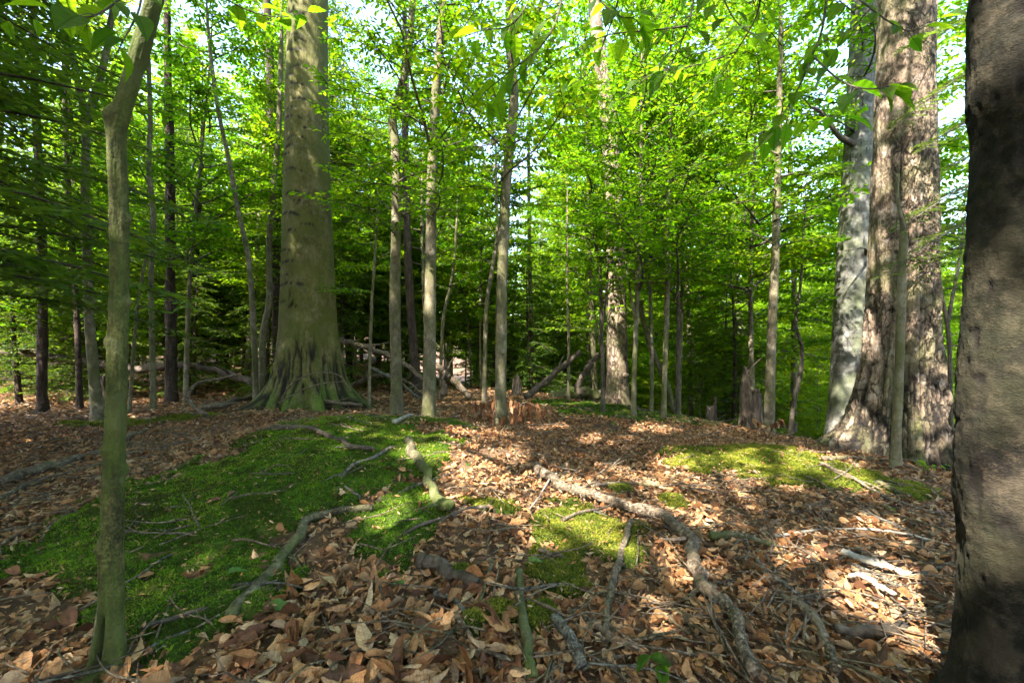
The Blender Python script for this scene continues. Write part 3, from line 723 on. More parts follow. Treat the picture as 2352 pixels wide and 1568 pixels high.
def pole_tree(name, label, cat, pts, Y, bark='sapling_bark', top=None, crown=None, group=None, sides=14, forks=(), flare=.35, leafmat='beech_leaf', seed=1, carve=True, rough=.10):
    path, rad = px_path(pts, Y, top)
    base = path[0].copy(); base[2] = H(base[0], base[1])
    h = path[:, 2] - base[2]
    rad = rad * (1 + flare * np.exp(-np.maximum(h, 0) / .15))
    r = np.random.default_rng(seed)
    t = thing(name, label, cat, base, group)
    ac = Acc(); tube(ac, path - base, rad, sides, rough, seed=seed * 1.3)
    for k in range(int(len(path) / 22)):                           # knots and stubs
        i = int(r.integers(8, max(9, len(path) - 4))); a_ = r.uniform(0, 6.28); rr = rad[i]
        dd = np.array([math.cos(a_), math.sin(a_), .25])
        tube(ac, np.array([path[i] - base + dd * rr * f for f in (.6, 1.05, 1.0 + r.uniform(.2, .5))]), [rr * .45, rr * .28, rr * .12], 7, .15)
    link('trunk', ac.mesh('trunk', bark), t)
    wood = Acc(); nw = False
    for fk, fw in forks:
        q = np.array([P(x, y, yy) for x, y, yy in fk]) - base; n = 8 * len(q)
        fa = Acc(); tube(fa, spline(q, n), np.linspace(fw, fw * .35, n), 8, .12); link('branch', fa.mesh('branch', bark), t)
    if crown:
        cw, lv = sapling_crown(path, *crown[:4], r, *(crown[4:] if len(crown) > 4 else ()))
        off = base
        cw.v = [v - off for v in cw.v]
        wood.v += cw.v; wood.a += cw.a; wood.q += [q + wood.n for q in cw.q]; wood.t += [q + wood.n for q in cw.t]; wood.n += cw.n
        nw = True
        if carve: lv = lv[~lit(lv[:, :3])]
        lv[:, :3] -= off
        link('crown', leaves_from(lv, L1, r).mesh('crown', leafmat, False), t)
    if nw: link('branches', wood.mesh('branches', 'branch_bark'), t)
    return t

# near left sapling with a hollow foot (own ring mesh so the hollow is real)
Y1 = 1.62
q1 = np.array([(250, 1568, 74), (255, 1500, 70), (258, 1400, 62), (256, 1250, 60), (265, 1000, 52), (270, 800, 48), (274, 600, 46), (273, 450, 44), (268, 340, 44), (268, 295, 50), (290, 220, 46), (318, 130, 46), (355, 0, 44), (385, -150, 36), (400, -400, 24)], float)
z1 = EYE - (q1[:, 1] - 784) / F * Y1; x1 = (q1[:, 0] - 1176) / F * Y1; r1 = q1[:, 2] * .5 / F * Y1 / np.hypot(1, (q1[:, 0] - 1176) / F)
b1 = np.array([x1[0], Y1, float(H(x1[0], Y1))])
def d1(t, h, r):
    m = np.zeros_like(t); s = np.zeros_like(t); o = np.zeros_like(t)
    cx_, sy_ = np.cos(t), np.sin(t)
    o += .004 * noise(cx_ * 2, sy_ * 2, h * 5) + .0022 * noise(cx_ * 6, sy_ * 6, h * 30) + .035 * np.exp(-np.maximum(h, -.2) / .05) + .03 * np.exp(-np.maximum(h, -.2) / .04) * np.cos(3 * t + 1)
    for z0, t0, A, wz in ((1.98, 4.0, .020, .03), (1.18, 3.9, .010, .02), (.72, 6.6, .014, .02), (.80, 4.1, .010, .015), (1.32, 6.7, .012, .02), (1.0, 5.2, .008, .03), (1.62, 6.6, .010, .02), (.45, 4.0, .010, .02)):
        o += A * np.exp(-((h - z0) / wz) ** 2 - (angd(t, t0) / .7) ** 2)
    hol = np.exp(-((h - .13) / .085) ** 4 - (angd(t, 4.5 + .9 * (h - .13)) / .34) ** 4)
    lip = np.exp(-((h - .13) / .12) ** 4 - (angd(t, 4.5 + .9 * (h - .13)) / .66) ** 4)
    o += .010 * (lip - hol) - .045 * hol; s += 1.3 * hol  # hollow is coloured near-black as well as sunk
    m += .35 * sstep(.0, .6, noise(cx_ * 3, sy_ * 3, h * 9))
    return o, m, s
off1 = z1[0] - b1[2]
tr1 = big_trunk(b1, lambda h: np.interp(h + b1[2], z1, x1) - b1[0], lambda h: 0 * h, lambda h: np.interp(h + b1[2], z1, r1), 6.6, 72, .008, d1, 2.6)
t1 = thing('mossy_sapling', 'crooked mossy green sapling with dark hollow at its foot, close on the left', 'tree', b1)
inv(tr1, b1); link('trunk', tr1.mesh('mossy_trunk', 'mossy_bark'), t1)
for pts, rad, n, size in [([P(385, -120, 1.62), P(330, -60, 1.5), P(260, 10, 1.35), P(200, 40, 1.3), P(140, 20, 1.3)], .005, 9, .10),
                          ([P(330, -60, 1.5), P(320, 20, 1.4), P(290, 80, 1.35), P(270, 120, 1.35)], .004, 5, .10),
                          ([P(390, -150, 1.62), P(470, -40, 1.7), P(560, 20, 1.8), P(640, 40, 1.9), P(700, 30, 2.0)], .004, 10, .085),
                          ([P(350, -60, 1.62), P(180, -40, 1.9), P(60, 30, 2.0), P(-20, 60, 2.0)], .004, 8, .09)]:
    leafy_branch(t1, b1, pts, rad, n, size, rb)

S = pole_tree
S('young_tree', 'young tree forking into a Y above eye level in the dark left woods', 'tree', [(226, 955, 34), (215, 850, 28), (206, 740, 26), (201, 600, 25), (195, 470, 23), (197, 330, 22), (199, 265, 22)], 7.0,
  forks=[([(199, 275, 7), (182, 205, 7), (165, 120, 7), (150, 20, 7), (145, -150, 7)], .055), ([(199, 275, 7), (228, 190, 7), (248, 95, 7), (262, -20, 7), (270, -180, 7)], .06)], seed=2)
S('hemlock_pole', 'black straight hemlock trunk with dead twigs at the far left', 'tree', [(95, 968, 30), (97, 850, 27), (99, 700, 26), (97, 560, 24), (90, 400, 22), (82, 250, 20), (78, 100, 18)], 7.6, 'hemlock_bark', 9, seed=3, rough=.2)
S('young_tree', 'thin pole tree between the black hemlock trunk and the forked tree', 'tree', [(183, 950, 18), (180, 820, 16), (172, 650, 16), (157, 450, 15), (150, 250, 13), (150, 60, 12)], 8.2, 'hemlock_bark', 8, seed=4)
S('hemlock_pole', 'straight brown hemlock trunk standing midway between mossy sapling and great beech', 'tree', [(395, 930, 28), (393, 800, 27), (391, 650, 25), (391, 480, 24), (390, 320, 22), (385, 150, 19), (384, 0, 17)], 9.0, 'hemlock_bark', 10, seed=5, rough=.2)
S('young_tree', 'slim wavering grey pole just right of the mossy sapling', 'tree', [(352, 945, 15), (350, 800, 14), (347, 640, 14), (352, 500, 14), (342, 390, 13), (345, 270, 12), (340, 100, 10)], 7.6, top=7, seed=6, crown=(3.0, 7, 10, (.6, 1.4)))
S('leaning_pole', 'pencil-thin leaning grey pole beside the slim wavering one', 'tree', [(297, 905, 9), (308, 790, 9), (322, 660, 8), (345, 540, 7), (350, 430, 6)], 7.4, seed=7)
S('young_tree', 'slim snaking pole left of the great beech, farther from it', 'tree', [(588, 860, 14), (582, 740, 14), (570, 590, 13), (548, 490, 12), (528, 380, 11), (497, 230, 10), (480, 90, 9)], 8.6, top=8, seed=8)
S('young_tree', 'slim curved pole brushing the left side of the great beech', 'tree', [(600, 860, 17), (604, 770, 16), (618, 690, 15), (618, 560, 14), (628, 440, 14), (640, 300, 13), (645, 150, 12)], 8.9, top=8, seed=9)
S('hemlock_pole', 'dark hemlock trunk half hidden behind the great beech', 'tree', [(640, 880, 26), (636, 700, 24), (634, 500, 23), (628, 330, 22), (620, 150, 20), (612, 0, 18)], 10.5, 'hemlock_bark', 12, seed=10, rough=.2)
S('pole_tree', 'kinked brown pole tree to the right of the great beech', 'tree', [(912, 957, 30), (910, 850, 26), (907, 720, 25), (909, 560, 24), (911, 420, 22), (908, 330, 22), (902, 275, 22), (918, 215, 19), (938, 130, 16), (946, 20, 14)], 7.0, top=8.5, crown=(2.8, 8.0, 34, (.9, 2.0)), seed=11)
S('hemlock_pole', 'dark leaning hemlock trunk between the two brown pole trees', 'tree', [(962, 915, 22), (950, 800, 19), (940, 650, 18), (935, 500, 17), (932, 350, 16), (930, 200, 14)], 10.0, 'hemlock_bark', 10, seed=12, rough=.2)
S('pole_tree', 'straight smooth pole tree with a dark limb arching up to its left', 'tree', [(983, 975, 36), (985, 930, 30), (987, 820, 29), (988, 680, 27), (990, 540, 25), (992, 420, 24), (997, 290, 22), (1006, 150, 19), (1018, 0, 17)], 6.35, top=8.5, crown=(2.8, 8.0, 34, (.9, 2.0)), seed=13,
  forks=[([(988, 340, 6.3), (972, 270, 6.0), (945, 175, 5.6), (925, 80, 5.2), (890, 0, 5.0), (870, -80, 5.0)], .022), ([(930, 100, 5.3), (945, 40, 5.3), (970, -60, 5.3)], .010)])
S('pole_tree', 'slender pole tree with pale scraped foot standing in dead brown leaves', 'tree', [(1150, 990, 30), (1150, 900, 27), (1151, 780, 26), (1153, 650, 25), (1157, 540, 24), (1162, 430, 23), (1174, 310, 22), (1181, 215, 20), (1172, 130, 18), (1172, 0, 16)], 6.05, top=8, crown=(2.9, 8, 34, (.9, 2.0)), seed=14,
  forks=[([(1178, 85, 6), (1205, 60, 5.9), (1238, 25, 5.8), (1262, -40, 5.7)], .03)])
S('old_tree', 'stout pale scarred trunk half veiled by leaves right of centre', 'tree', [(1418, 945, 78), (1418, 915, 58), (1418, 860, 49), (1417, 760, 46), (1416, 660, 44), (1414, 520, 41), (1408, 400, 38), (1395, 260, 35), (1378, 130, 31), (1365, 0, 27)], 10.6, 'rough_bark', 13, sides=28, seed=15, rough=.09)
S('slender_sapling', 'thin dark sapling splitting into several stems before the stout pale trunk', 'tree', [(1385, 945, 9), (1384, 860, 9), (1382, 770, 9), (1380, 690, 8), (1376, 600, 7), (1362, 540, 6)], 7.6, 'branch_bark', crown=(1.7, 3.6, 14, (.7, 1.5)), seed=16,
  forks=[([(1381, 780, 7.6), (1392, 680, 7.5), (1400, 610, 7.4), (1440, 575, 7.2), (1470, 530, 7), (1480, 480, 6.8)], .022), ([(1383, 830, 7.6), (1370, 740, 7.7), (1350, 670, 7.8), (1320, 620, 7.9)], .016)])
S('slender_sapling', 'thin grey sapling between the stout pale trunk and the next thin stem', 'tree', [(1455, 965, 13), (1457, 850, 12), (1462, 720, 11), (1466, 620, 11), (1470, 520, 10), (1472, 400, 9)], 7.1, top=6.6, crown=(1.9, 6.6, 40, (1.1, 2.3)), seed=17, forks=[([(1460, 740, 7.1), (1446, 660, 7.1), (1436, 590, 7.1), (1425, 520, 7)], .025)])
S('slender_sapling', 'thin knobbly grey sapling in the opening right of centre', 'tree', [(1524, 968, 13), (1527, 850, 12), (1532, 700, 12), (1535, 590, 12), (1531, 540, 10), (1536, 420, 9)], 7.0, top=6.2, crown=(1.8, 6.2, 40, (1.1, 2.4)), seed=18)
S('slender_sapling', 'thin leafy beech sapling veiling the stout pale trunk with sprays', 'tree', [(1496, 962, 9), (1497, 840, 9), (1494, 700, 8), (1490, 560, 8), (1488, 420, 7)], 8.0, top=7.2, crown=(2.5, 7.2, 44, (1.2, 2.4)), seed=30)
S('pole_tree', 'clean grey pole tree standing beside the broken stumps', 'tree', [(1766, 1015, 26), (1768, 900, 24), (1772, 780, 22), (1778, 650, 21), (1783, 520, 19), (1786, 400, 17), (1790, 250, 14)], 6.7, top=8, crown=(2.4, 8, 26, (.9, 1.8)), seed=19)
S('slender_sapling', 'straight grey sapling in front of the rough old tree', 'tree', [(2056, 1090, 28), (2059, 1000, 25), (2064, 880, 24), (2069, 740, 23), (2072, 610, 22), (2076, 555, 23), (2072, 510, 11), (2062, 460, 8), (2064, 400, 5)], 4.15, seed=20)
S('slender_sapling', 'bent thin stem in the gap between rough old tree and dark near trunk', 'tree', [(2186, 1040, 11), (2184, 900, 11), (2178, 760, 12), (2165, 690, 11), (2158, 650, 9)], 5.9, 'branch_bark', seed=21, forks=[([(2176, 740, 5.9), (2192, 660, 5.9), (2205, 590, 5.9), (2215, 500, 5.9)], .024)])
S('slender_sapling', 'crooked dark sapling in the bright gap left of the grey beech', 'tree', [(1812, 1012, 13), (1822, 930, 12), (1838, 860, 11), (1842, 800, 9), (1828, 740, 8), (1838, 660, 7)], 7.6, 'branch_bark', top=4, crown=(1.2, 4, 12, (.6, 1.3)), seed=22)
S('leaning_pole', 'bare leaning pole slanting across the opening right of the stout trunk', 'tree', [(1560, 950, 16), (1530, 880, 15), (1500, 810, 14), (1480, 745, 13), (1470, 690, 11)], 9.2, 'stick_mossy', seed=23)
S('slender_sapling', 'thin bowed sapling just left of the slender pole with the scraped foot', 'tree', [(1112, 905, 10), (1114, 800, 10), (1118, 700, 10), (1130, 620, 10), (1142, 540, 8), (1140, 450, 7)], 9.0, top=5.5, crown=(2.4, 5.5, 14, (.8, 1.5)), seed=24)
S('slender_sapling', 'very thin stem between great beech and kinked brown pole tree', 'tree', [(848, 930, 8), (850, 800, 8), (855, 680, 7), (860, 600, 6), (866, 500, 5)], 7.8, top=4.6, crown=(1.9, 4.6, 8, (.5, 1.1)), seed=25)
S('slender_sapling', 'thin stem rising right of the straight smooth pole tree', 'tree', [(1012, 905, 9), (1014, 800, 8), (1020, 720, 8), (1038, 640, 7), (1046, 560, 6)], 9.2, top=5, crown=(2.2, 5, 10, (.7, 1.3)), seed=26)
S('slender_sapling', 'hair-thin upright stem behind the leaning broken branch', 'tree', [(1306, 900, 7), (1306, 780, 7), (1303, 660, 6), (1303, 560, 5)], 10, top=5, crown=(2.2, 5, 10, (.7, 1.4)), seed=27)
S('slender_sapling', 'dark thin upright stem right of the thin knobbly sapling', 'tree', [(1556, 960, 8), (1556, 850, 8), (1558, 740, 8), (1556, 620, 7)], 8.4, 'branch_bark', top=5.5, crown=(2.2, 5.5, 16, (.8, 1.6)), seed=28)

# ------------------------------------------------------------------ shared tree kinds for the woods behind
def broad_variant(seed, hgt, z0, nb, Lr, leaf, dens, tmpl, r_trunk, bark, leafmat, droop=.02, limb_levels=0):
    r = np.random.default_rng(seed)
    n = 24; t = np.linspace(0, 1, n)
    path = np.stack([.25 * np.sin(t * 3 + seed) * t, .25 * np.cos(t * 2.4 + seed) * t, -.2 + t * (hgt + .2)], 1)
    a = Acc(); tube(a, path, r_trunk * (1 - .85 * t) * (1 + .4 * np.exp(-t * hgt / .2)), 10, .08, seed=seed)
    w, lv = sapling_crown(path, z0, hgt, nb, Lr, r, leaf, dens, ts=0 if hgt > 12 else 3)
    return a.mesh('trunk', bark), w.mesh('branches', 'branch_bark'), leaves_from(lv, tmpl, r).mesh('crown', leafmat, False)
VU = [broad_variant(100 + k, 4.2 + .5 * k, .8 + .15 * k, 38 + 3 * k, (1.1, 2.2), .098, 1.15, L1, .03, 'sapling_bark', ['beech_leaf', 'maple_leaf', 'beech_leaf', 'maple_leaf', 'beech_leaf'][k]) for k in range(5)]
VT = [broad_variant(200 + k, 14 + 2 * k, 2.0 + k, 110, (2.6, 4.6), .17, 1.0, L0, .17, 'sapling_bark', ['maple_leaf', 'beech_leaf', 'maple_leaf'][k]) for k in range(3)]

def hemlock_variant(seed, hgt, z0, nb, L0_, dead):
    r = np.random.default_rng(seed)
    n = 24; t = np.linspace(0, 1, n)
    path = np.stack([.1 * np.sin(t * 3 + seed), .1 * np.cos(t * 2.4 + seed), -.2 + t * (hgt + .2)], 1)
    a = Acc(); tube(a, path, (.035 + .008 * hgt) * (1 - .9 * t) * (1 + .3 * np.exp(-t * hgt / .25)), 10, .16, seed=seed)
    w = Acc(); LV = []
    for k in range(dead):                                           # bare dead twigs low on the trunk
        h = r.uniform(.6, max(z0, 2.2)); az = r.uniform(0, 6.28); L = r.uniform(.4, 1.3)
        d = np.array([math.cos(az), math.sin(az), r.uniform(-.2, .15)])
        q = np.array([[0, 0, h], d * L * .5 + [0, 0, h - .03], d * L + [0, 0, h - .12]]) ; tube(w, spline(q, 5), np.linspace(.010, .002, 5), 3, cap=False)
        for _ in range(3):
            u = r.uniform(.3, .9); p = d * L * u + [0, 0, h - .1 * u]; e = p + np.array([r.normal(0, .25), r.normal(0, .25), r.normal(-.03, .1)]); tube(w, [p, e], [.004, .001], 3, cap=False)
    az = 0
    for k in range(nb):
        u = (k + r.uniform(0, 1)) / nb; h = z0 + (hgt - z0) * u; az += 2.4 + r.normal(0, .5)
        L = L0_ * (1 - .85 * u) * r.uniform(.65, 1.15) + .15
        d = np.array([math.cos(az), math.sin(az), r.uniform(-.12, .12)]); sd = np.array([-d[1], d[0], 0])
        m = 7; tt = np.linspace(0, 1, m)
        ax = np.array([0, 0, h]) + (tt * L)[:, None] * d - (.22 * L * tt ** 2)[:, None] * np.array([0, 0, 1.])
        tube(w, ax, (.006 + .007 * L) * (1 - .85 * tt), 4, cap=False)
        nt = int(L / .075); s = 1
        for q in range(nt):
            uu = .15 + .85 * (q + r.uniform(0, 1)) / nt
            if uu > 1: continue
            p = np.array([0, 0, h]) + uu * L * d - .22 * L * uu ** 2 * np.array([0, 0, 1.]); s = -s
            tl = (.10 + .40 * min(1.4, L) * (1 - uu) ** .7) * r.uniform(.5, 1.15); an = math.radians(r.uniform(48, 70))
            td = d * math.cos(an) + sd * s * math.sin(an) + [0, 0, r.normal(-.12, .12)]
            nn = max(2, int(tl / .032)); lt = (np.arange(nn) + .5) / nn
            lp = p + (lt * tl)[:, None] * td - (.18 * tl * lt ** 2)[:, None] * np.array([0, 0, 1.])
            ts = np.cross([0, 0, 1.], td); ts /= np.linalg.norm(ts)
            sg = np.where(np.arange(nn) % 2, 1, -1)[:, None]
            ld = td * .75 + ts * sg * .75 + r.normal(0, .15, (nn, 3)) + [0, 0, -.12]
            LV.append(np.hstack([lp, ld, np.array([0, 0, 1.]) + r.normal(0, .5, (nn, 3)), (.13 * r.uniform(.6, 1.3, nn))[:, None]]))
    lv = np.vstack(LV)
    return a.mesh('trunk', 'hemlock_bark'), w.mesh('branches', 'hemlock_bark'), leaves_from(lv, NE, r).mesh('crown', 'hemlock', False)
VH = [hemlock_variant(300, 11, 1.8, 95, 2.5, 16), hemlock_variant(301, 8, 1.0, 80, 2.2, 12), hemlock_variant(302, 4.2, .35, 46, 1.5, 2)]

MARKS = [(97, 'the black hemlock trunk'), (226, 'the forked tree'), (275, 'the mossy sapling'), (393, 'the brown hemlock trunk'), (705, 'the great beech'), (910, 'the kinked brown pole'), (987, 'the smooth pole tree'),
         (1153, 'the slender scraped pole'), (1417, 'the stout pale trunk'), (1530, 'the knobbly sapling'), (1775, 'the clean grey pole'), (1960, 'the grey beech'), (2085, 'the rough old tree'), (2230, 'the dark near trunk')]
def where(x, y):
    if y < 3 or abs(x / y) > 1.12:
        return 'reaching in from beyond the %s picture edge, %s' % ('left' if x < 0 else 'right', 'nearest' if y < 6 else ('near' if y < 12 else ('mid distance' if y < 20 else 'far back')))
    px = 1176 + F * x / y; m, nm = min(MARKS, key=lambda k: abs(k[0] - px)); dd = px - m
    side = 'behind' if abs(dd) < 22 else ('left of' if dd < 0 else 'right of')
    return (('just ' if abs(dd) < 70 and side != 'behind' else '') + side + ' ' + nm + (', near' if y < 12 else (', mid distance' if y < 20 else (', far back' if y < 34 else ', farthest rank'))))
def plant(variants, name, label, cat, group, spots, r, smin=.85, smax=1.2):
    base_label = label
    for (x, y, k) in spots:
        label = base_label if 'viewpoint' in base_label else base_label + ' ' + where(x, y)
        tr, br, cr = variants[k]
        o = thing(name, label, cat, (x, y, float(H(x, y)) - .03), group)
        s = r.uniform(smin, smax); o.scale = (s, s, s * r.uniform(.92, 1.1)); o.rotation_euler = (r.normal(0, .03), r.normal(0, .03), r.uniform(0, 6.28))
        link('trunk', tr, o); link('branches', br, o); link('crown', cr, o)
rp = np.random.default_rng(77)
def scatter(n, test, xr, yr, nk, r, mind):
    out = []
    tries = 0
    while len(out) < n and tries < 20000:
        tries += 1
        x = r.uniform(*xr); y = r.uniform(*yr)
        if not test(x, y): continue
        if any((x - a) ** 2 + (y - b) ** 2 < mind ** 2 for a, b, _ in out): continue
        out.append((x, y, int(r.integers(nk))))
    return out
infov = lambda x, y: abs(x) < 1.25 * y + 2
# hemlocks in the dark left woods
plant(VH[:2], 'hemlock_tree', 'dark drooping hemlock', 'tree', 'hemlocks in the left woods',
      [(-5.9, 4.6, 0), (-7.4, 5.6, 0), (-5.0, 3.2, 0)] + scatter(46, lambda x, y: infov(x, y) and x / y < -.22 and not (y < 9.5 and x > -6.5), (-36, -1), (8.5, 30), 2, rp, 1.8), rp)
plant(VH[:2], 'hemlock_tree', 'feathery hemlock', 'tree', 'hemlocks behind the pole trees',
      [(-5.6, 13.8, 0), (-.3, 20, 1), (1.2, 23, 0), (-4.6, 18.5, 0)], rp)
plant(VH[2:], 'hemlock_sapling', 'low bushy hemlock', 'tree', 'low hemlocks in the left woods',
      [(-5.6, 10.6, 0), (-7.2, 10.4, 0), (-8.8, 9.6, 0), (-6.4, 12.4, 0), (-10.6, 11, 0), (-8.4, 12.8, 0), (-4.4, 11.2, 0), (-12.0, 13, 0), (-10, 14.4, 0), (-3.0, 12.4, 0), (-9.6, 8.9, 0)], rp, .6, .95)
plant(VH[2:], 'hemlock_sapling', 'small bushy hemlock sapling', 'tree', 'small hemlocks in the middle distance',
      [(.6, 13.5, 0), (-.5, 15, 0), (1.9, 15.5, 0), (5.6, 11.5, 0), (4.9, 10.2, 0), (-3.3, 14, 0)], rp)
# understory of young beech and maple
plant(VU, 'understory_sapling', 'leafy young broadleaf', 'tree', 'young broadleaf trees in the bright woods',
      scatter(20, lambda x, y: infov(x, y) and x / y > -.12 and not (y < 13 and -.6 < x < 2.2), (-3, 26), (10.5, 22), 5, rp, 2.4) + scatter(70, lambda x, y: infov(x, y) and x / y > -.12, (-4, 50), (22, 42), 5, rp, 1.6), rp, .9, 1.6)
plant(VU, 'understory_sapling', 'leafy young broadleaf among hemlocks', 'tree', 'young broadleaf trees among the hemlocks',
      [(-1.3, 14.5, 1), (-2.9, 15.5, 3), (-.6, 16.5, 1), (-1.9, 18.5, 3), (-4.2, 18, 1)] + scatter(38, lambda x, y: infov(x, y) and x / y < -.12 and not (y < 11 and x > -6), (-38, -1), (9.5, 34), 5, rp, 1.8), rp, .8, 1.5)
# taller young beeches nearer by, crowns above head height
VM = [broad_variant(400 + k, 7.5 + .6 * k, 2.3, 44, (1.5, 2.8), .10, 1.0, L1, .05, 'sapling_bark', 'beech_leaf') for k in range(3)]
plant(VM, 'young_beech', 'slim high-crowned young beech', 'tree', 'slim young beeches with high sprays',
      [(3.5, 9.6, 0), (4.6, 8.6, 1), (6.9, 8.9, 0), (8.3, 7.2, 2), (-4.8, 9.4, 2), (-6.3, 8.8, 1)]
      + scatter(9, lambda x, y: infov(x, y) and x / y < -.12, (-14, 0), (11, 17), 3, rp, 1.9), rp, .9, 1.25)
VX = [broad_variant(500 + k, 12.5 + k, 5.2, 54, (1.8, 3.4), .12, 1.0, L0, .09, 'sapling_bark', 'beech_leaf') for k in range(2)]
plant(VX, 'high_crowned_beech', 'high crowned slender beech', 'tree', 'high crowned beeches over the slope',
      [(2.4, 12.8, 0), (4.9, 12.4, 1), (7.3, 11.8, 0), (9.2, 10.4, 1), (.7, 14.6, 1), (10.6, 13, 0), (3.6, 15.5, 1), (6.3, 15, 0), (-7.0, 12.0, 0)], rp, .9, 1.1)
plant(VU, 'low_sapling', 'low leafy sapling on the slope', 'tree', 'low saplings on the right slope',
      scatter(26, lambda x, y: .33 * y < x < 1.2 * y and y > 8.2, (3, 18), (8.2, 16), 5, rp, 1.0), rp, .40, .65)
# tall trees
plant(VT, 'canopy_tree', 'tall broadleaf tree', 'tree', 'tall trees of the woods behind',
      scatter(130, lambda x, y: infov(x, y) and not (abs(x / y + .04) < .07 and y < 34), (-66, 80), (30, 75), 3, rp, 3.2) + scatter(34, lambda x, y: infov(x, y) and abs(x / y + .04) > .06, (-34, 40), (24, 36), 3, rp, 2.6) + [(3.2, 19, 0), (6.8, 21, 1), (10.5, 20, 2), (5.0, 25, 2), (8.6, 26, 0), (13, 24, 1)], rp, .8, 1.25)

def top_crown(t, base, zlo, zhi, rad, nleaf, nb=22, seed=1, off=(0, 0)):  # crowns out of view, added to shade trunks and ground below
    r = np.random.default_rng(seed); w = Acc(); ends = []
    for k in range(nb):
        az = k * 2.4 + seed; u = (k + .5) / nb; z0 = zlo + (zhi - zlo) * u; rr = rad * math.sqrt(max(.1, 1 - (2 * u - .8) ** 2 * .5)) * r.uniform(.7, 1)
        e = np.array([math.cos(az) * rr + off[0], math.sin(az) * rr + off[1], z0 + .25 * rr]); q = spline([(off[0] * .6, off[1] * .6, z0 - .4), e * [.5, .5, 1] + [0, 0, -.2], e], 8)
        tube(w, q, np.linspace(.05, .01, 8), 5, cap=False); ends.append(q)
    link('branches', w.mesh('top_branches', 'branch_bark'), t)
    ax = np.array(ends); k = r.integers(0, nb, nleaf); i = np.clip((r.random(nleaf) ** .7 * 8).astype(int), 1, 7)
    p = ax[k, i] + r.normal(0, 1, (nleaf, 3)) * [.6, .6, .22]; p = p[~lit(p + base, .02)]; n = len(p)
    lv = np.hstack([p, r.normal(0, 1, (n, 3)) * [1, 1, .3], np.array([0, 0, 1.]) + r.normal(0, .4, (n, 3)), r.uniform(.08, .13, n)[:, None]])
    link('crown', leaves_from(lv, L0, r).mesh('top_crown', 'beech_leaf', False), t)
top_crown(t22, b22, 4.6, 8.5, 2.9, 15000, seed=4)
top_crown(t8, b8, 8.5, 13, 3.4, 9000, seed=5)
top_crown(t20, b20, 6.8, 11, 3.4, 12000, seed=6)
top_crown(t1, b1, 3.6, 6.5, 1.8, 6000, seed=7)
# ------------------------------------------------------------------ unseen trees added around the camera, crowns placed to shade the ground
rc = np.random.default_rng(5)
def added_shade_tree(x, y, zlo, zhi, rad, nleaf, label):
    base = np.array([x, y, float(H(x, y))])
    t = thing('added_shade_tree', label, 'tree', base, 'unseen trees added around the viewpoint for shade')
    a = Acc(); tube(a, spline([(0, 0, -.2), (.05, 0, zlo * .6), (0, .1, zhi * .95)], 20), np.linspace(.2, .03, 20), 12, .06); link('trunk', a.mesh('trunk', 'sapling_bark'), t)
    w = Acc(); ends = []
    for k in range(26):
        az = k * 2.4; u = (k + .5) / 26; z0 = zlo - 1 + (zhi - zlo) * u; rr = rad * math.sqrt(max(.08, 1 - (2 * u - .8) ** 2 * .5)) * rc.uniform(.75, 1)
        e = np.array([math.cos(az) * rr, math.sin(az) * rr, z0 + .28 * rr])
        q = spline([(0, 0, z0 - .3), e * [.5, .5, 1] + [0, 0, -.2], e], 8); tube(w, q, np.linspace(.06, .01, 8), 5, cap=False); ends.append(q)
    link('branches', w.mesh('branches', 'sapling_bark'), t)
    n = nleaf
    ax = np.array(ends); k = rc.integers(0, 26, n); i = np.clip((rc.random(n) ** .7 * 8).astype(int), 1, 7)
    p = ax[k, i] + rc.normal(0, 1, (n, 3)) * [.75, .75, .22]
    keep = ~lit(p + base, .02)
    p = p[keep]; n = len(p)
    lv = np.hstack([p, rc.normal(0, 1, (n, 3)) * [1, 1, .25], np.array([0, 0, 1.]) + rc.normal(0, .35, (n, 3)), rc.uniform(.11, .18, n)[:, None]])
    link('crown', leaves_from(lv, L0, rc).mesh('crown', 'beech_leaf', False), t)
for (x, y, zl, zh, rd, n) in [(-5.6, -5.2, 6, 11, 4.6, 18000), (-.3, -4.4, 6.5, 11.5, 4.4, 19000), (-9.0, 1.2, 6, 12, 4.6, 17000), (-4.0, .2, 7, 12, 4.2, 19000), (2.2, -1.6, 6, 10, 3.2, 11000), (-11.5, -4, 7, 12, 4.5, 10000), (-7.4, 4.2, 7.2, 11.5, 3.8, 16000), (-2.5, -2.8, 7.5, 11, 3.0, 7000)]:
    added_shade_tree(x, y, zl, zh, rd, n, 'unseen broadleaf tree added beside the viewpoint to shade the mossy mound')

plant(VM, 'young_beech', 'slim young beech behind the viewpoint', 'tree', 'unseen young trees added behind the viewpoint',
      scatter(26, lambda x, y: math.hypot(x, y) > 6.3 and abs(x) > 1.7 * y + 4, (-15, 15), (-13, 3), 3, rc, 2.2), rc, .9, 1.15)  # unseen ring of trees added to cut sky light on the foreground
plant(VH[:2], 'hemlock_tree', 'hemlock beside and behind the viewpoint', 'tree', 'unseen hemlocks added behind the viewpoint',
      [(-5.6, .9, 0), (-6.6, -1.0, 0), (-3.2, -5.0, 1)] + scatter(16, lambda x, y: math.hypot(x, y) > 6.5 and abs(x) > 1.7 * y + 4, (-16, 16), (-15, 4), 2, rc, 3.2), rc, .8, 1.0)  # out-of-view hemlocks added to keep open sky off the foreground
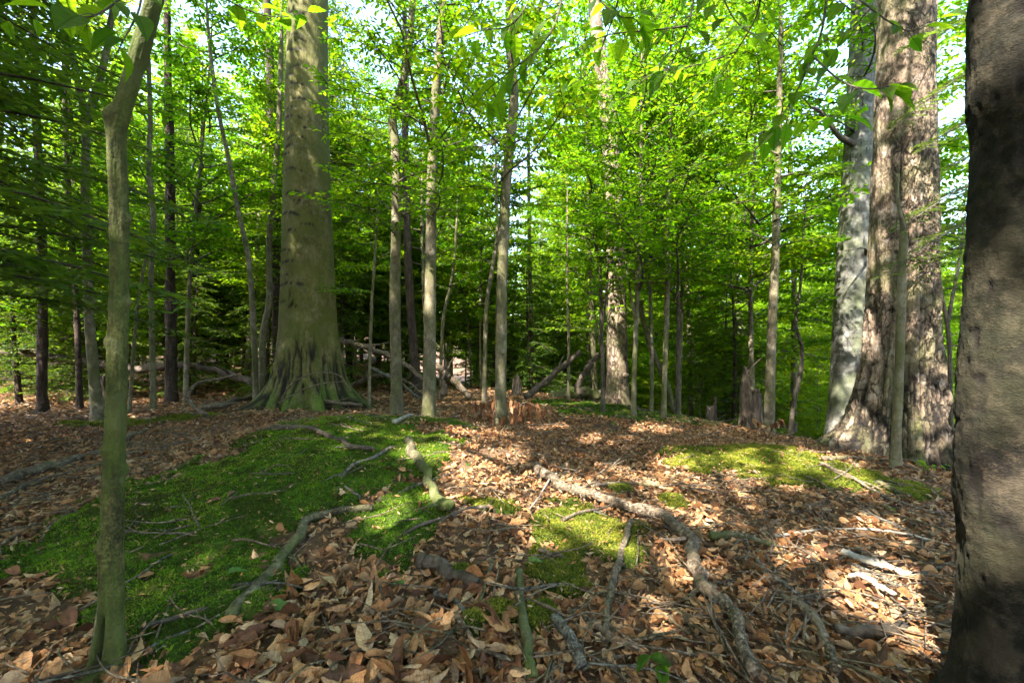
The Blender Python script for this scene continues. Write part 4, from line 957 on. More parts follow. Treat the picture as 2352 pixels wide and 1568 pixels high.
# ------------------------------------------------------------------ stumps, logs, broken branches
def snag(name, label, px, py, Y, wpx, hpx, split, seed, bark='rotten_wood'):
    b = P(px, py, Y); b[2] = H(b[0], b[1]); r0 = wpx * .5 / F * Y; ht = hpx / F * Y
    t = thing(name, label, 'stump', b)
    nth = 56; th = np.linspace(0, 2 * pi, nth, endpoint=False)
    jag = fbm(np.cos(th) * 3 + seed, np.sin(th) * 3, seed, 3) * .22 + .13 * noise(th * 9, seed)
    topz = ht * (split(th) + jag * .45)
    nz = 40; u = np.linspace(-.1, 1, nz)
    hh = u[:, None] * topz[None]; tt = np.broadcast_to(th, hh.shape)
    fur = np.abs(fbm(np.cos(tt) * 6 + seed, np.sin(tt) * 6, hh * 1.5, 3))
    r = r0 * (1 + .35 * np.exp(-np.maximum(hh, 0) / .12) - .12 * np.clip(hh / ht, 0, 1)) + .05 * fur - .015
    out = np.stack([r * np.cos(tt), r * np.sin(tt), hh], -1)
    ri = r[::-1] * .60; inn = np.stack([ri * np.cos(tt), ri * np.sin(tt), hh[::-1] * 1.0 - .02], -1)
    V = np.concatenate([out, inn[: nz - 6]]); n = len(V)
    i = np.arange(n - 1)[:, None] * nth; j = np.arange(nth)[None]; k = (j + 1) % nth
    a = Acc(); a.add(V, np.stack([i + j, i + k, i + nth + k, i + nth + j], -1).reshape(-1, 4), None, .3)
    link('trunk', a.mesh('snag', bark), t)
    return t, b, r0, ht
sn, sb, sr, sh = snag('broken_stump', 'tall splintered tree stump with a pointed shard beside the clean grey pole', 1724, 1005, 7.4, 48, 168, lambda th: .60 + .40 * np.exp(-(angd(th, 3.6) / .55) ** 2), 3.3)
ac = Acc(); tube(ac, spline([np.array([-.10, -.02, sh * .85]), np.array([.02, -.03, sh * .97]), np.array([.16, -.03, sh * 1.08])], 6), np.linspace(.022, .006, 6), 6, .2); link('branch', ac.mesh('stub', 'rotten_wood'), sn)
snag('broken_stump', 'small hollow broken stump at the edge of the slope', 1634, 985, 8.0, 24, 75, lambda th: .65 + .35 * np.exp(-(angd(th, 5.6) / .7) ** 2), 7.7)
snag('broken_stump', 'dark squat stump deep in the shade behind the mossy sapling', 243, 945, 9.0, 34, 78, lambda th: .85 + .0 * th, 9.1, 'hemlock_bark')
snag('broken_stump', 'low rotten stump behind the slender pole with the scraped foot', 1187, 905, 11.0, 20, 48, lambda th: .70 + .30 * np.exp(-(angd(th, 4.6) / .7) ** 2), 5.1)

def stick(name, label, pts, wpx, mat='stick', cat='branch', Y=None, ground=True, taper=.45, sides=9, rough=.22, group=None, lift=.25, side_n=0, seed=None, flat=1.0):
    """pts px polyline lying on the ground (or at depth Y / per-point depth)"""
    if Y is None: p = np.array([G(x, y) for x, y in pts])
    elif np.isscalar(Y): p = np.array([P(x, y, Y) for x, y in pts])
    else: p = np.array([P(x, y, yy) for (x, y), yy in zip(pts, Y)])
    r = np.mean(wpx) * .5 / F * np.mean(p[:, 1])
    seed = seed or (pts[0][0] * .37 + pts[0][1] * .11)
    q = spline(p, max(10, 7 * len(p)))
    rg = np.random.default_rng(int(seed * 100) % 99991)
    if Y is None:
        q[:, 2] = H(q[:, 0], q[:, 1]) + r * (.60 + lift) + .024 + .012 * noise(np.linspace(0, 4, len(q)), seed)
    uu = np.linspace(0, 1, len(q)) * max(3, np.linalg.norm(q[-1] - q[0]) / .10)
    q = q + np.stack([noise(uu, seed + 1.), noise(uu, seed + 7.), .6 * noise(uu, seed + 13.)], 1) * r * .75 + rg.normal(0, r * .10, q.shape)
    b = q[len(q) // 2].copy(); b[2] = min(b[2], float(H(b[0], b[1]) + 10))
    n = len(q); rr = r * np.linspace(1.1, 1 - taper, n) * (1 + .16 * noise(uu * 1.3, seed + 21.))
    a = Acc(); tube(a, q - b, rr, sides, rough, seed=seed, flat=flat)
    for k in range(side_n):
        i = int(rg.integers(2, n - 2)); d = q[i + 1] - q[i]; d /= np.linalg.norm(d); s = np.cross(d, [0, 0, 1]) * rg.choice([-1, 1])
        L = rg.uniform(4, 14) * r; e = q[i] - b + d * L * rg.uniform(.3, .9) + s * L * .7 + [0, 0, rg.uniform(-.1, .5) * L * (1 if Y is not None else .3)]
        tube(a, spline([q[i] - b, (q[i] - b + e) / 2 + rg.normal(0, L * .06, 3), e], 6), np.linspace(rr[i] * .5, rr[i] * .12, 6), 6, .15)
    return link(name, a.mesh(name, mat), None, b, label, cat, group)

K = stick
K('fallen_log', 'long dark fallen log lying across the shadowy left woods', [(-40, 800), (130, 820), (290, 846), (420, 838), (500, 852), (590, 878)], 19, 'stick_dark', 'log', Y=[9.6, 9.5, 9.4, 9.3, 9.2, 9.0], taper=.3, sides=12, side_n=5)
K('fallen_log', 'dark log lying on the ground at the far left', [(-40, 938), (60, 948), (180, 962)], 24, 'stick_dark', 'log', Y=[8.6, 8.4, 8.2], taper=.2, sides=12)
K('fallen_branch', 'leaning broken branch propped up right of the slender pole', [(1206, 912), (1262, 868), (1330, 808)], 16, 'stick_dark', Y=[9.2, 9.3, 9.4], taper=.3, side_n=1)
K('fallen_branch', 'dark curved broken branch standing by the thin dark sapling', [(1326, 902), (1336, 862), (1352, 838), (1374, 814)], 15, 'stick_dark', Y=9.6, taper=.3)
K('fallen_branch', 'broken branch leaning down to the right behind the smooth pole tree', [(1000, 842), (1040, 870), (1082, 914)], 16, 'stick', Y=8.6, taper=.1, side_n=2)
K('fallen_log', 'rounded mossy log lying in the middle distance', [(1275, 912), (1320, 905), (1375, 902)], 26, 'stick_mossy', 'log', Y=10.8, taper=.2, sides=14)
K('fallen_log', 'brown fallen trunk slanting behind the kinked pole tree', [(770, 780), (850, 800), (930, 838), (985, 880)], 13, 'stick', 'log', Y=[10.5, 10.2, 9.9, 9.6], taper=.3, side_n=3)
K('fallen_branch', 'tangled dead branch heaped below the brown fallen trunk', [(800, 890), (860, 862), (920, 872), (975, 905)], 10, 'stick', Y=[9.2, 9, 9, 8.8], side_n=9)
K('fallen_branch', 'dead branch sloping behind the two brown pole trees', [(850, 845), (900, 868), (945, 900), (980, 925)], 9, 'stick_grey', Y=[8.6, 8.4, 8.3, 8.2], side_n=7)
K('fallen_branch', 'upright dead snag of branches beside the smooth pole tree', [(1018, 905), (1020, 870), (1030, 845)], 13, 'stick_dark', Y=8.2, side_n=3)
K('fallen_branch', 'long crooked grey branch lying in front of the great beech', [(468, 950), (520, 945), (570, 926), (640, 908), (705, 908), (735, 932), (830, 946)], 11, 'stick', taper=.4, lift=1.6, side_n=5)
K('fallen_branch', 'forked end of a grey branch rising left of the great beech', [(472, 952), (440, 925), (428, 908), (455, 880), (510, 868), (545, 858)], 9, 'stick', Y=[6.7, 6.9, 7.0, 7.1, 7.2, 7.3], side_n=2)
K('arched_twig', 'thin arched twig looping before the foot of the great beech', [(648, 915), (665, 885), (700, 864), (745, 855), (785, 866), (810, 905)], 4, 'stick', Y=6.7, sides=6, side_n=3)
K('arched_twig', 'second straighter twig crossing below the arched one', [(640, 925), (690, 897), (740, 880), (790, 876)], 3.2, 'stick', Y=6.6, sides=6, side_n=3)
K('fallen_branch', 'thick winding root-like branch snaking through the sunlit leaves', [(1225, 1088), (1262, 1120), (1300, 1140), (1345, 1150), (1400, 1176), (1470, 1192), (1530, 1216), (1572, 1255), (1592, 1310), (1600, 1362)], 21, 'stick', taper=-.1, sides=12, rough=.3, lift=1.0, side_n=4)
K('fallen_branch', 'darker lower stretch of branch running down to the bottom edge', [(1595, 1365), (1640, 1396), (1685, 1428), (1698, 1490), (1722, 1580)], 29, 'stick', taper=.0, sides=12, rough=.3, lift=.6, side_n=2)
K('stick', 'straight slanting grey-brown stick below the winding branch', [(1452, 1212), (1426, 1290), (1405, 1370), (1388, 1480)], 15, 'stick', taper=.0, side_n=1, lift=.8)
K('stick', 'stout scaly grey stick at the bottom centre', [(1284, 1448), (1302, 1500), (1332, 1560)], 26, 'stick_grey', taper=.05)
K('stick', 'long greenish stick pointing down to the bottom edge at centre', [(1190, 1330), (1196, 1400), (1208, 1490), (1224, 1580)], 20, 'stick_mossy', taper=-.2)
K('stick', 'brown forked stick right of the scaly grey one', [(1308, 1424), (1355, 1448), (1400, 1488), (1462, 1522)], 17, 'stick', taper=.1, side_n=1)
K('wood_chunk', 'short rotten log chunk with peeling bark on the leaves', [(958, 1318), (1010, 1330), (1050, 1346), (1088, 1368)], 32, 'stick_dark', 'wood', taper=.2, rough=.22, side_n=1)
K('stick', 'short curved grey stick below the rotten chunk', [(998, 1388), (1030, 1393), (1062, 1432)], 16, 'stick_grey', taper=.2)
K('stick', 'thin pale stick leaning between rotten chunk and greenish stick', [(1132, 1308), (1112, 1372), (1090, 1442)], 9, 'stick_mossy')
K('fallen_branch', 'mossy half-buried branch along the right rim of the moss', [(935, 1025), (958, 1070), (985, 1120), (1012, 1172), (1034, 1188)], 22, 'stick_mossy', taper=.1, side_n=1)
K('fallen_branch', 'dark mossy branch curving over the top of the moss mound', [(596, 1000), (660, 994), (740, 1006), (800, 1036), (860, 1046)], 14, 'stick_dark', taper=.3, side_n=2)
K('stick', 'thin bent grey branch looping on the moss', [(900, 1040), (850, 1066), (800, 1092), (788, 1122), (828, 1160)], 9, 'stick_grey', side_n=2, lift=.8)
K('fallen_branch', 'long crooked branch bounding the moss and descending to the leaf pile', [(856, 1184), (780, 1190), (704, 1218), (682, 1262), (640, 1312), (590, 1372), (528, 1445)], 17, 'stick_mossy', taper=-.3, side_n=2, lift=.5)
K('stick', 'dark slim stick branching off across the dim moss', [(640, 1368), (560, 1390), (450, 1424), (320, 1470)], 13, 'stick_dark', taper=.3)
K('fallen_branch', 'thick brown branch lying diagonally in the leaves at the far left', [(0, 1125), (90, 1096), (180, 1066), (250, 1042), (330, 1000)], 19, 'stick', taper=.4, side_n=2)
K('fallen_branch', 'second branch parallel to the thick one at the far left', [(0, 1160), (100, 1115), (240, 1075), (330, 1045)], 12, 'stick', taper=.4)
K('stick', 'mossy stick lying flat right of the winding branch', [(1628, 1246), (1700, 1250), (1745, 1262), (1786, 1274)], 18, 'stick_mossy', taper=.3)
K('stick', 'branching grey-brown stick curving to the bottom edge on the right', [(1785, 1385), (1850, 1430), (1895, 1490), (1925, 1575)], 22, 'stick', taper=.0, side_n=2)
K('stick', 'dark thick stick pointing right near the bottom right', [(2085, 1466), (2000, 1476), (1930, 1490)], 24, 'stick_dark', taper=.1)
K('wood_chunk', 'pale bleached slab of wood among the right-hand leaves', [(1932, 1288), (1990, 1306), (2045, 1322), (2096, 1346)], 24, 'pale_wood', 'wood', taper=.3, flat=.5, rough=.3)
K('wood_chunk', 'second pale flaking slab lying lower than the bleached one', [(1955, 1338), (2000, 1362), (2050, 1388)], 24, 'pale_wood', 'wood', taper=.2, flat=.5, rough=.35)
K('stick', 'thin grey stick slanting across the shaded leaves on the right', [(1735, 1308), (1790, 1356), (1860, 1408)], 11, 'stick_grey')
K('stick', 'long thin twig lying crosswise in the right-hand leaves', [(1780, 1246), (1900, 1228), (2060, 1236), (2180, 1262)], 7, 'pale_wood')
K('stick', 'thin twig climbing from the right moss patch toward the old tree', [(1880, 1075), (1960, 1110), (2050, 1160), (2180, 1200)], 9, 'stick')
K('stick', 'short mossy stick beside the right moss patch', [(2010, 1120), (2050, 1135), (2090, 1150)], 14, 'stick_mossy')
K('stick', 'thin root lying across in front of the old tree', [(1895, 1062), (1960, 1062), (2030, 1068), (2120, 1090)], 10, 'stick')
K('stick', 'curved brown twig lying beyond the winding branch', [(1360, 1130), (1430, 1120), (1520, 1124), (1600, 1100)], 8, 'stick')
K('stick', 'slim dark branch lying across the shoulder left of the stumps', [(1440, 935), (1530, 952), (1640, 970), (1730, 985)], 10, 'stick_dark', Y=[8.2, 8.0, 7.9, 7.7], side_n=3)
K('stick', 'thin pale twig arching over leaves before the smooth pole tree', [(905, 985), (940, 968), (975, 960), (1010, 955)], 7, 'pale_wood', lift=2)
K('stick', 'forked twig lying in the bottom leaf pile', [(870, 1370), (905, 1440), (950, 1490), (960, 1500)], 8, 'stick_dark', side_n=2, lift=1.4)
K('stick', 'grey twig slanting up at the bottom of the leaf pile', [(1035, 1470), (985, 1520), (930, 1570)], 9, 'stick_grey', lift=1.5)
K('stick', 'brown stick lying at the bottom of the leaf pile', [(1050, 1440), (1080, 1500), (1130, 1530)], 14, 'stick', side_n=1, lift=.8)
K('stick', 'thin dark twig running through the central bare leaves', [(1130, 1180), (1060, 1190), (980, 1220), (890, 1260)], 8, 'stick_dark', side_n=1, lift=1)
K('stick', 'short dark stick on the central moss', [(1235, 1280), (1270, 1290), (1300, 1302)], 10, 'stick_dark')
K('stick', 'upright pale twig poking up in the sunlit leaves', [(1278, 1100), (1250, 1140), (1215, 1190)], 5, 'pale_wood', lift=3)

# loose twigs: alike, small
tw_me = []
for k in range(6):
    r = np.random.default_rng(900 + k); a = Acc()
    L = 1.0; q = spline(np.array([(-.5, 0, 0), (-.2, r.normal(0, .06), .02), (.15, r.normal(0, .07), .01), (.5, r.normal(0, .08), .03)]), 12)
    tube(a, q, np.linspace(.014, .005, 12), 6, .2)
    for _ in range(2): 
        i = int(r.integers(3, 9)); e = q[i] + [r.uniform(.1, .3), r.choice([-1, 1]) * r.uniform(.08, .2), r.uniform(0, .05)]; tube(a, spline([q[i], (q[i] + e) / 2 + [0, .01, 0], e], 5), np.linspace(.007, .002, 5), 5, cap=False)
    tw_me.append(a.mesh('twig', ['stick', 'stick_dark', 'stick', 'stick_grey', 'stick', 'stick_dark'][k]))
any_moss_early = lambda x, y: max(1 - math.hypot((x + 1.5) / 1.3, (y - 3.6) / 2.4), 1 - math.hypot((x - .4) / .5, (y - 2.8) / .5), 1 - math.hypot((x - 2.4) / .9, (y - 4.3) / .8))
rt = np.random.default_rng(41)
for k in range(230):
    Y = 1.5 + 7.5 * rt.random() ** 1.3; X = rt.uniform(-1.1, 1.1) * Y
    o = link('fallen_twig', tw_me[k % 6], None, (X, Y, float(H(X, Y)) + .045), 'small dry twig lying loose on the leaf litter', 'twig', 'loose twigs on the forest floor')
    s = rt.uniform(.18, .6); o.scale = (s, s, s * rt.uniform(.8, 1.6)); o.rotation_euler = (rt.normal(0, .2), rt.normal(-.08, .12), rt.uniform(0, 6.28))
a = Acc()
for k in range(2400):
    Y = 1.6 + 12 * rt.random() ** 1.3; X = rt.uniform(-1.2, 1.2) * Y; z = float(H(X, Y)) + .04; an = rt.uniform(0, 6.28); L = rt.uniform(.1, .45)
    if rt.random() < .8 and float(any_moss_early(X, Y)) > 0: continue
    d = np.array([math.cos(an), math.sin(an), rt.normal(.03, .08)]) * L
    tube(a, [(X, Y, z), np.array([X, Y, z]) + d * .5 + rt.normal(0, .02, 3), np.array([X, Y, z]) + d], [.005, .004, .002], 4, cap=False)
link('twig_litter', a.mesh('twig_litter', 'stick'), label='scattered fine dead twigs over the forest floor', cat='twigs', kind='stuff')

# ------------------------------------------------------------------ moss
def E(x, y, c, rx, ry, rot=0):
    dx, dy = x - c[0], y - c[1]; cr, sr = math.cos(rot), math.sin(rot)
    return 1 - np.sqrt(((dx * cr + dy * sr) / rx) ** 2 + ((-dx * sr + dy * cr) / ry) ** 2)
MOSS = {
    'left': [((-1.75, 5.0), .95, 1.2), ((-1.45, 3.7), 1.0, 1.3), ((-1.95, 2.8), .95, .85), ((-1.30, 2.05), .34, .42), ((-.66, 2.75), .30, .5), ((-.72, 3.7), .25, .6), ((-.95, 5.1), .6, .4), ((-1.55, 2.0), .3, .3)],
    'centre': [((.42, 2.85), .42, .36), ((.24, 2.35), .20, .30), ((-.12, 3.05), .22, .10), ((.62, 2.5), .16, .14), ((-.25, 2.24), .1, .09), ((-.03, 1.97), .09, .08), ((.13, 1.95), .10, .12), ((-.15, 1.88), .07, .07), ((.85, 3.6), .12, .12), ((1.2, 3.4), .1, .14)],
    'right': [((2.35, 4.5), .85, .55), ((2.55, 4.0), .65, .4), ((1.9, 4.3), .5, .3), ((3.1, 3.6), .3, .25)],
    'back': [((2.3, 8.0), 1.5, 1.3), ((1.0, 9.2), .9, .8)],
    'farleft': [((-5.9, 6.7), .9, .35), ((-5.0, 6.9), .6, .3)],
}
def moss_mask(x, y, key):
    m = np.max([E(x, y, *e) for e in MOSS[key]], axis=0)
    return m + .34 * fbm(x * 2.4, y * 2.4, 3.3, 4) + .22 * noise(x * 9, y * 9, 1.1) + .10 * noise(x * 22, y * 22, 2.1) - .04
def any_moss(x, y): return np.max([moss_mask(x, y, k) for k in MOSS], axis=0)
rm = np.random.default_rng(3)
for key, lab, st, nbl, mt in (('left', 'broad bright green moss carpet covering the mound on the left', .022, 150000, 'moss'), ('centre', 'yellow-green moss cushions at the centre foreground', .018, 70000, 'moss_yellow'),
                              ('right', 'yellow-green moss patch before the old tree on the right', .03, 60000, 'moss_yellow'), ('back', 'thin green moss film on the shoulder at the back', .05, 30000, 'moss'), ('farleft', 'small moss patch at the foot of the forked tree', .05, 16000, 'moss_yellow')):
    es = MOSS[key]; x0 = min(e[0][0] - e[1] for e in es) - .2; x1_ = max(e[0][0] + e[1] for e in es) + .2; y0 = min(e[0][1] - e[2] for e in es) - .2; y1_ = max(e[0][1] + e[2] for e in es) + .2
    X, Yg = np.meshgrid(np.arange(x0, x1_, st), np.arange(y0, y1_, st)); mm = moss_mask(X, Yg, key)
    hum = lambda x, y: .024 * (.6 + noise(x * 4.5, y * 4.5, 4.0)) + .016 * noise(x * 11, y * 11, 8.0) + .008 * noise(x * 26, y * 26, 3.0)
    Z = H(X, Yg) - .012 + sstep(0, .25, mm) * (.030 + hum(X, Yg)) 
    nyy, nxx = X.shape; i = np.arange(nyy - 1)[:, None] * nxx; j = np.arange(nxx - 1)[None]
    q = np.stack([i + j, i + j + 1, i + nxx + j + 1, i + nxx + j], -1).reshape(-1, 4)
    ok = (mm.ravel()[q] > -.02).any(1); q = q[ok]
    us, q = np.unique(q, return_inverse=True); V = np.stack([X, Yg, Z], -1).reshape(-1, 3)[us]
    a = Acc(); a.add(V, q.reshape(-1, 4))
    o = link('moss', a.mesh('moss', 'moss_base'), None, None, lab, 'moss', None, 'stuff')
    px_ = rm.uniform(x0, x1_, nbl * 3); py_ = rm.uniform(y0, y1_, nbl * 3); m2 = moss_mask(px_, py_, key)
    ok = m2 > .03 + .12 * rm.random(len(m2)); px_ = px_[ok][:nbl]; py_ = py_[ok][:nbl]; m2 = m2[ok][:nbl]; n = len(px_)
    pz_ = H(px_, py_) - .012 + sstep(0, .25, m2) * (.030 + hum(px_, py_)) - .003
    b = np.stack([px_, py_, pz_], 1); hgt = rm.uniform(.004, .013, n) * (1 + .12 * py_) ; an = rm.uniform(0, 6.28, n); wd = rm.uniform(.0022, .005, n) * (1 + .12 * py_)
    sx = np.stack([np.cos(an), np.sin(an), 0 * an], 1) * wd[:, None]
    tip = b + np.stack([rm.normal(0, .9, n), rm.normal(0, .9, n), np.ones(n)], 1) * hgt[:, None]
    a = Acc(); a.add(np.stack([b - sx, b + sx, tip], 1).reshape(-1, 3), None, np.arange(3 * n).reshape(-1, 3), np.repeat(np.clip(.50 + .42 * fbm(px_ * 2, py_ * 2, 7.7, 3) + .30 * noise(px_ * 8, py_ * 8) + 9 * hum(px_, py_) - .12 + rm.normal(0, .12, n), 0, .97), 3))
    link('blades', a.mesh('moss_blades', mt, False), o, kind='stuff')

# ------------------------------------------------------------------ leaf litter
LIT = []
for k, (n, wd, fo, dr, cu, oak) in enumerate([(8, .5, .12, .25, .3, 0), (8, .55, -.05, -.3, .0, 0), (8, .45, .2, .1, .9, 0), (8, .5, .3, .5, .2, 0), (8, .6, .02, .15, .5, 0), (12, .62, .08, .1, .1, 1), (8, .4, .35, -.2, 1.1, 0), (8, .5, .05, .6, .0, 0)]):
    V, q = leaf_shape(n, wd, fo, dr, .022, cu, bool(oak), seed=k, wave=.04); LIT.append((V, q))
def litter_mask(x, y):
    return any_moss(x, y)
rl = np.random.default_rng(12)
# the 300 largest in view, one by one
lm = []
for k, (V, q) in enumerate(LIT):
    a = Acc(); a.add(V - [.5, 0, 0], q, None, 0.0, lu=V[:, 0], lv=np.abs(V[:, 1])); lm.append(a.mesh('dry_leaf_%d' % k, 'dry_leaf', False))
cnt = 0
while cnt < 300:
    if cnt < 200: Y = 1.48 + .75 * rl.random() ** 1.2; X = rl.uniform(-.62, .02) * Y
    else: Y = 1.45 + 1.6 * rl.random() ** 1.2; X = rl.uniform(-1.12, .95) * Y
    mv = float(litter_mask(np.array([X]), np.array([Y]))[0])
    if mv > .12 and rl.random() > .06: continue
    k = int(rl.integers(8)); s = rl.uniform(.07, .135) if X < .1 else rl.uniform(.05, .10)
    o = link('fallen_leaf', lm[k], None, (X, Y, float(H(X, Y)) + .030 + .03 * rl.random()), 'curled dry brown leaf lying on top of the foreground litter', 'leaf', 'dry leaves on the foreground')
    o.scale = (s * rl.uniform(.9, 1.25), s * rl.uniform(.6, 1.05), s * rl.uniform(.4, 1.1)); o.rotation_euler = (rl.normal(0, .32) + (pi if rl.random() < .4 else 0), rl.normal(0, .25), rl.uniform(0, 6.28)); cnt += 1
# a few fallen green leaves
g_me = Acc(); V, q = LIT[0]; g_me.add(V - [.5, 0, 0], q, None, 0.0); g_me = g_me.mesh('green_leaf', 'green_leaf', False)
for dx, dy, s, rz, lab in ((1232, 1310, .10, .3, 'dark green fresh leaf lying on the central moss'), (912, 1366, .085, 2.6, 'green fresh leaf lying on the brown leaf pile'), (545, 1335, .09, .9, 'yellow-green leaf lying on the dim moss'),
                           (645, 1430, .13, .1, 'large olive green leaf at the edge of the leaf pile'), (2045, 1185, .10, .2, 'olive leaf lying in the litter near the old tree')):
    g = G(dx, dy); o = link('green_leaf', g_me, None, g + [0, 0, .05], lab, 'leaf'); o.scale = (s, s, s); o.rotation_euler = (.15, -.1, rz)
# the rest, as one sheet of litter
def litter(n, y0, y1, tm, smin, smax, pw, lift, xm=1.25, tilt=.35):
    Y = (y0 ** pw + (y1 ** pw - y0 ** pw) * rl.random(n)) ** (1 / pw); X = rl.uniform(-xm, xm, n) * Y
    mv = litter_mask(X, Y); keep = (mv < .02 + .10 * rl.random(n)) | (rl.random(n) < .025)
    X, Y = X[keep], Y[keep]; n = len(X)
    bald = noise(X * 1.6, Y * 1.6, 6.0) > .45
    keep = ~(bald & (rl.random(n) < .55)); X, Y = X[keep], Y[keep]; n = len(X)
    an = rl.uniform(0, 6.28, n); d = np.stack([np.cos(an), np.sin(an), rl.normal(0, tilt * .8, n)], 1)
    nn = np.stack([rl.normal(0, tilt, n), rl.normal(0, tilt, n), np.where(rl.random(n) < .4, -1.0, 1.0)], 1)
    p = np.stack([X, Y, H(X, Y) + lift * rl.random(n) + .006], 1)
    a = Acc(); kk = rl.integers(0, len(tm), n); s = rl.uniform(smin, smax, n); col_ = np.clip(rl.beta(1.6, 1.9, n) + .18 * noise(X * .7, Y * .7, 3.), 0, .98)
    for k, t in enumerate(tm):
        m = kk == k; leaves(a, t, p[m], d[m], nn[m], s[m], col_[m], uv=1.5)
    return a
def low(n, **kw): V, q = leaf_shape(n, **kw); V = V - [.5, 0, 0]; return (V, q, None)
TN = [low(6, wid=.5, fold=.15, droop=.25, corr=.022, curl=.3, seed=1), low(6, wid=.55, fold=-.05, droop=-.3, corr=.02, seed=2), low(6, wid=.40, fold=.2, droop=.1, curl=1.1, corr=.02, seed=3), low(8, wid=.6, fold=.05, droop=.15, oak=True, seed=4), low(6, wid=.48, fold=.35, droop=.5, corr=.02, seed=5), low(5, wid=.30, fold=.5, droop=-.15, curl=1.3, seed=6), low(6, wid=.44, fold=.1, droop=.05, corr=.025, curl=.6, wave=.05, seed=7)]
TF = [low(2, wid=.5, fold=.15, droop=.3, curl=.3, seed=1), low(2, wid=.55, fold=-.1, droop=-.3, seed=2), low(2, wid=.42, fold=.25, droop=.1, curl=.9, seed=3)]
ll = dict(label='thick carpet of dry brown beech leaves over the ground', cat='leaf litter', kind='stuff')
link('leaf_litter', litter(23000, 1.2, 4.4, TN, .016, .076, 1.7, .03, tilt=.26).mesh('leaf_litter', 'dry_leaf', False), **ll)
link('leaf_litter', litter(28000, 4.2, 7.0, TF, .028, .078, 1.6, .035, tilt=.3).mesh('leaf_litter', 'dry_leaf', False), label='carpet of dry leaves farther back on top of the mound', cat='leaf litter', kind='stuff')
link('leaf_litter', litter(46000, 6.8, 13.0, [L1], .05, .10, 1.5, .035, tilt=.3).mesh('leaf_litter', 'dry_leaf', False), label='dry leaves between the trunks behind the mound', cat='leaf litter', kind='stuff')
link('leaf_litter', litter(26000, 11.5, 34.0, [(L0[0], None, L0[2])], .08, .16, 1.4, .04).mesh('leaf_litter', 'dry_leaf', False), label='dry leaves covering the distant woodland floor', cat='leaf litter', kind='stuff')

nc = 42000; Yc = (1.2 ** 1.8 + (6.0 ** 1.8 - 1.2 ** 1.8) * rl.random(nc)) ** (1 / 1.8); Xc = rl.uniform(-1.2, 1.2, nc) * Yc; mv = litter_mask(Xc, Yc); kp = (mv < .15) | (rl.random(nc) < .3); Xc, Yc = Xc[kp], Yc[kp]; nc = len(Xc); an = rl.uniform(0, 6.28, nc)
pz = H(Xc, Yc) + np.where(litter_mask(Xc, Yc) > 0, .045, .02) + .03 * rl.random(nc)
a = Acc(); leaves(a, NE, np.stack([Xc, Yc, pz], 1), np.stack([np.cos(an), np.sin(an), rl.normal(0, .4, nc)], 1), np.stack([rl.normal(0, .5, nc), rl.normal(0, .5, nc), np.ones(nc)], 1), rl.uniform(.008, .035, nc) * (1 + .1 * Yc), rl.random(nc) * .98, uv=1)
link('leaf_crumbs', a.mesh('leaf_crumbs', 'dry_leaf', False), label='fine crumbs of broken leaf and bark strewn over litter and moss', cat='leaf litter', kind='stuff')

# ------------------------------------------------------------------ dead brown spray at the foot of the slender pole
g = G(1155, 985); rd = np.random.default_rng(66)
db = thing('dead_branch', 'fallen branch with drooping reddish-brown dead leaves round the slender pole', 'branch', g)
ac = Acc(); tips = []
for (dx0, dy0, dx1, dy1, dx2, dy2) in [(1180, 985, 1130, 925, 1065, 945), (1180, 985, 1150, 918, 1100, 930), (1180, 985, 1200, 925, 1245, 940), (1180, 985, 1190, 930, 1215, 950), (1180, 985, 1120, 940, 1085, 965), (1180, 985, 1170, 922, 1140, 940)]:
    Yb = 5.9 + rd.uniform(-.3, .35)
    q = spline([P(dx0, dy0, 6.0) - g, P(dx1, dy1, Yb) - g, P(dx2, dy2, Yb) - g], 9); tube(ac, q, np.linspace(.008, .002, 9), 5, .1, cap=False); tips.append(q)
brn = link('branch', ac.mesh('dead_twigs', 'stick'), db)
V, q = leaf_shape(6, .30, .35, .3, .02, .8, seed=9); da = Acc(); da.add(V, q, None, 0.); dl_me = da.mesh('dead_leaf', 'dead_leaf', False)
for k in range(150):
    q = tips[k % 6]; p = q[int(rd.integers(2, 9))] + rd.normal(0, .05, 3) * [1, 1, .5]
    o = link('leaf', dl_me, brn, p); s = rd.uniform(.09, .15); o.scale = (s, s * .7, s * .6); o.rotation_euler = frame_euler((rd.normal(0, .28), rd.normal(0, .28), -1), (rd.normal(), rd.normal(), .1))

# dead leaves on a seedling by the stump, small green seedlings, hemlock sprig on the right
def seedling(label, base, stems, leafmesh, size, n, r, bark='branch_bark', hang=.3):
    t = thing('seedling', label, 'plant', base); ac = Acc(); lf = []
    for e, h in stems:
        q = spline([(0, 0, -.02), (e[0] * .4, e[1] * .4, h * .7), (e[0], e[1], h)], 7); tube(ac, q, np.linspace(.004, .0015, 7), 5, cap=False); lf.append(q)
    st = link('stem', ac.mesh('stem', bark), t)
    for k in range(n):
        q = lf[k % len(lf)]; p = q[6 - (k // len(lf)) % 4]
        o = link('leaf', leafmesh, t, p); s = size * r.uniform(.7, 1.2); o.scale = (s, s, s); an = r.uniform(0, 6.28)
        o.rotation_euler = frame_euler((math.cos(an), math.sin(an), -hang * r.random()), (r.normal(0, .3), r.normal(0, .3), 1))
    return t
seedling('small plant with pale tan withered leaves beside the splintered stump', G(1762, 1008), [((-.15, 0), .2), ((.12, -.1), .22), ((0, .1), .15)], lm[3], .10, 14, rd, hang=1.2)
seedling('bright green seedling leaf at the bottom right of centre', G(1492, 1556), [((0, 0), .08), ((.04, -.02), .06)], NEARL[1], .07, 4, rd)
seedling('small green seedling at the foot of the rough old tree', G(2125, 1095), [((-.1, -.05), .16), ((.08, -.1), .13), ((0, 0), .1)], NEARL[2], .06, 12, rd)
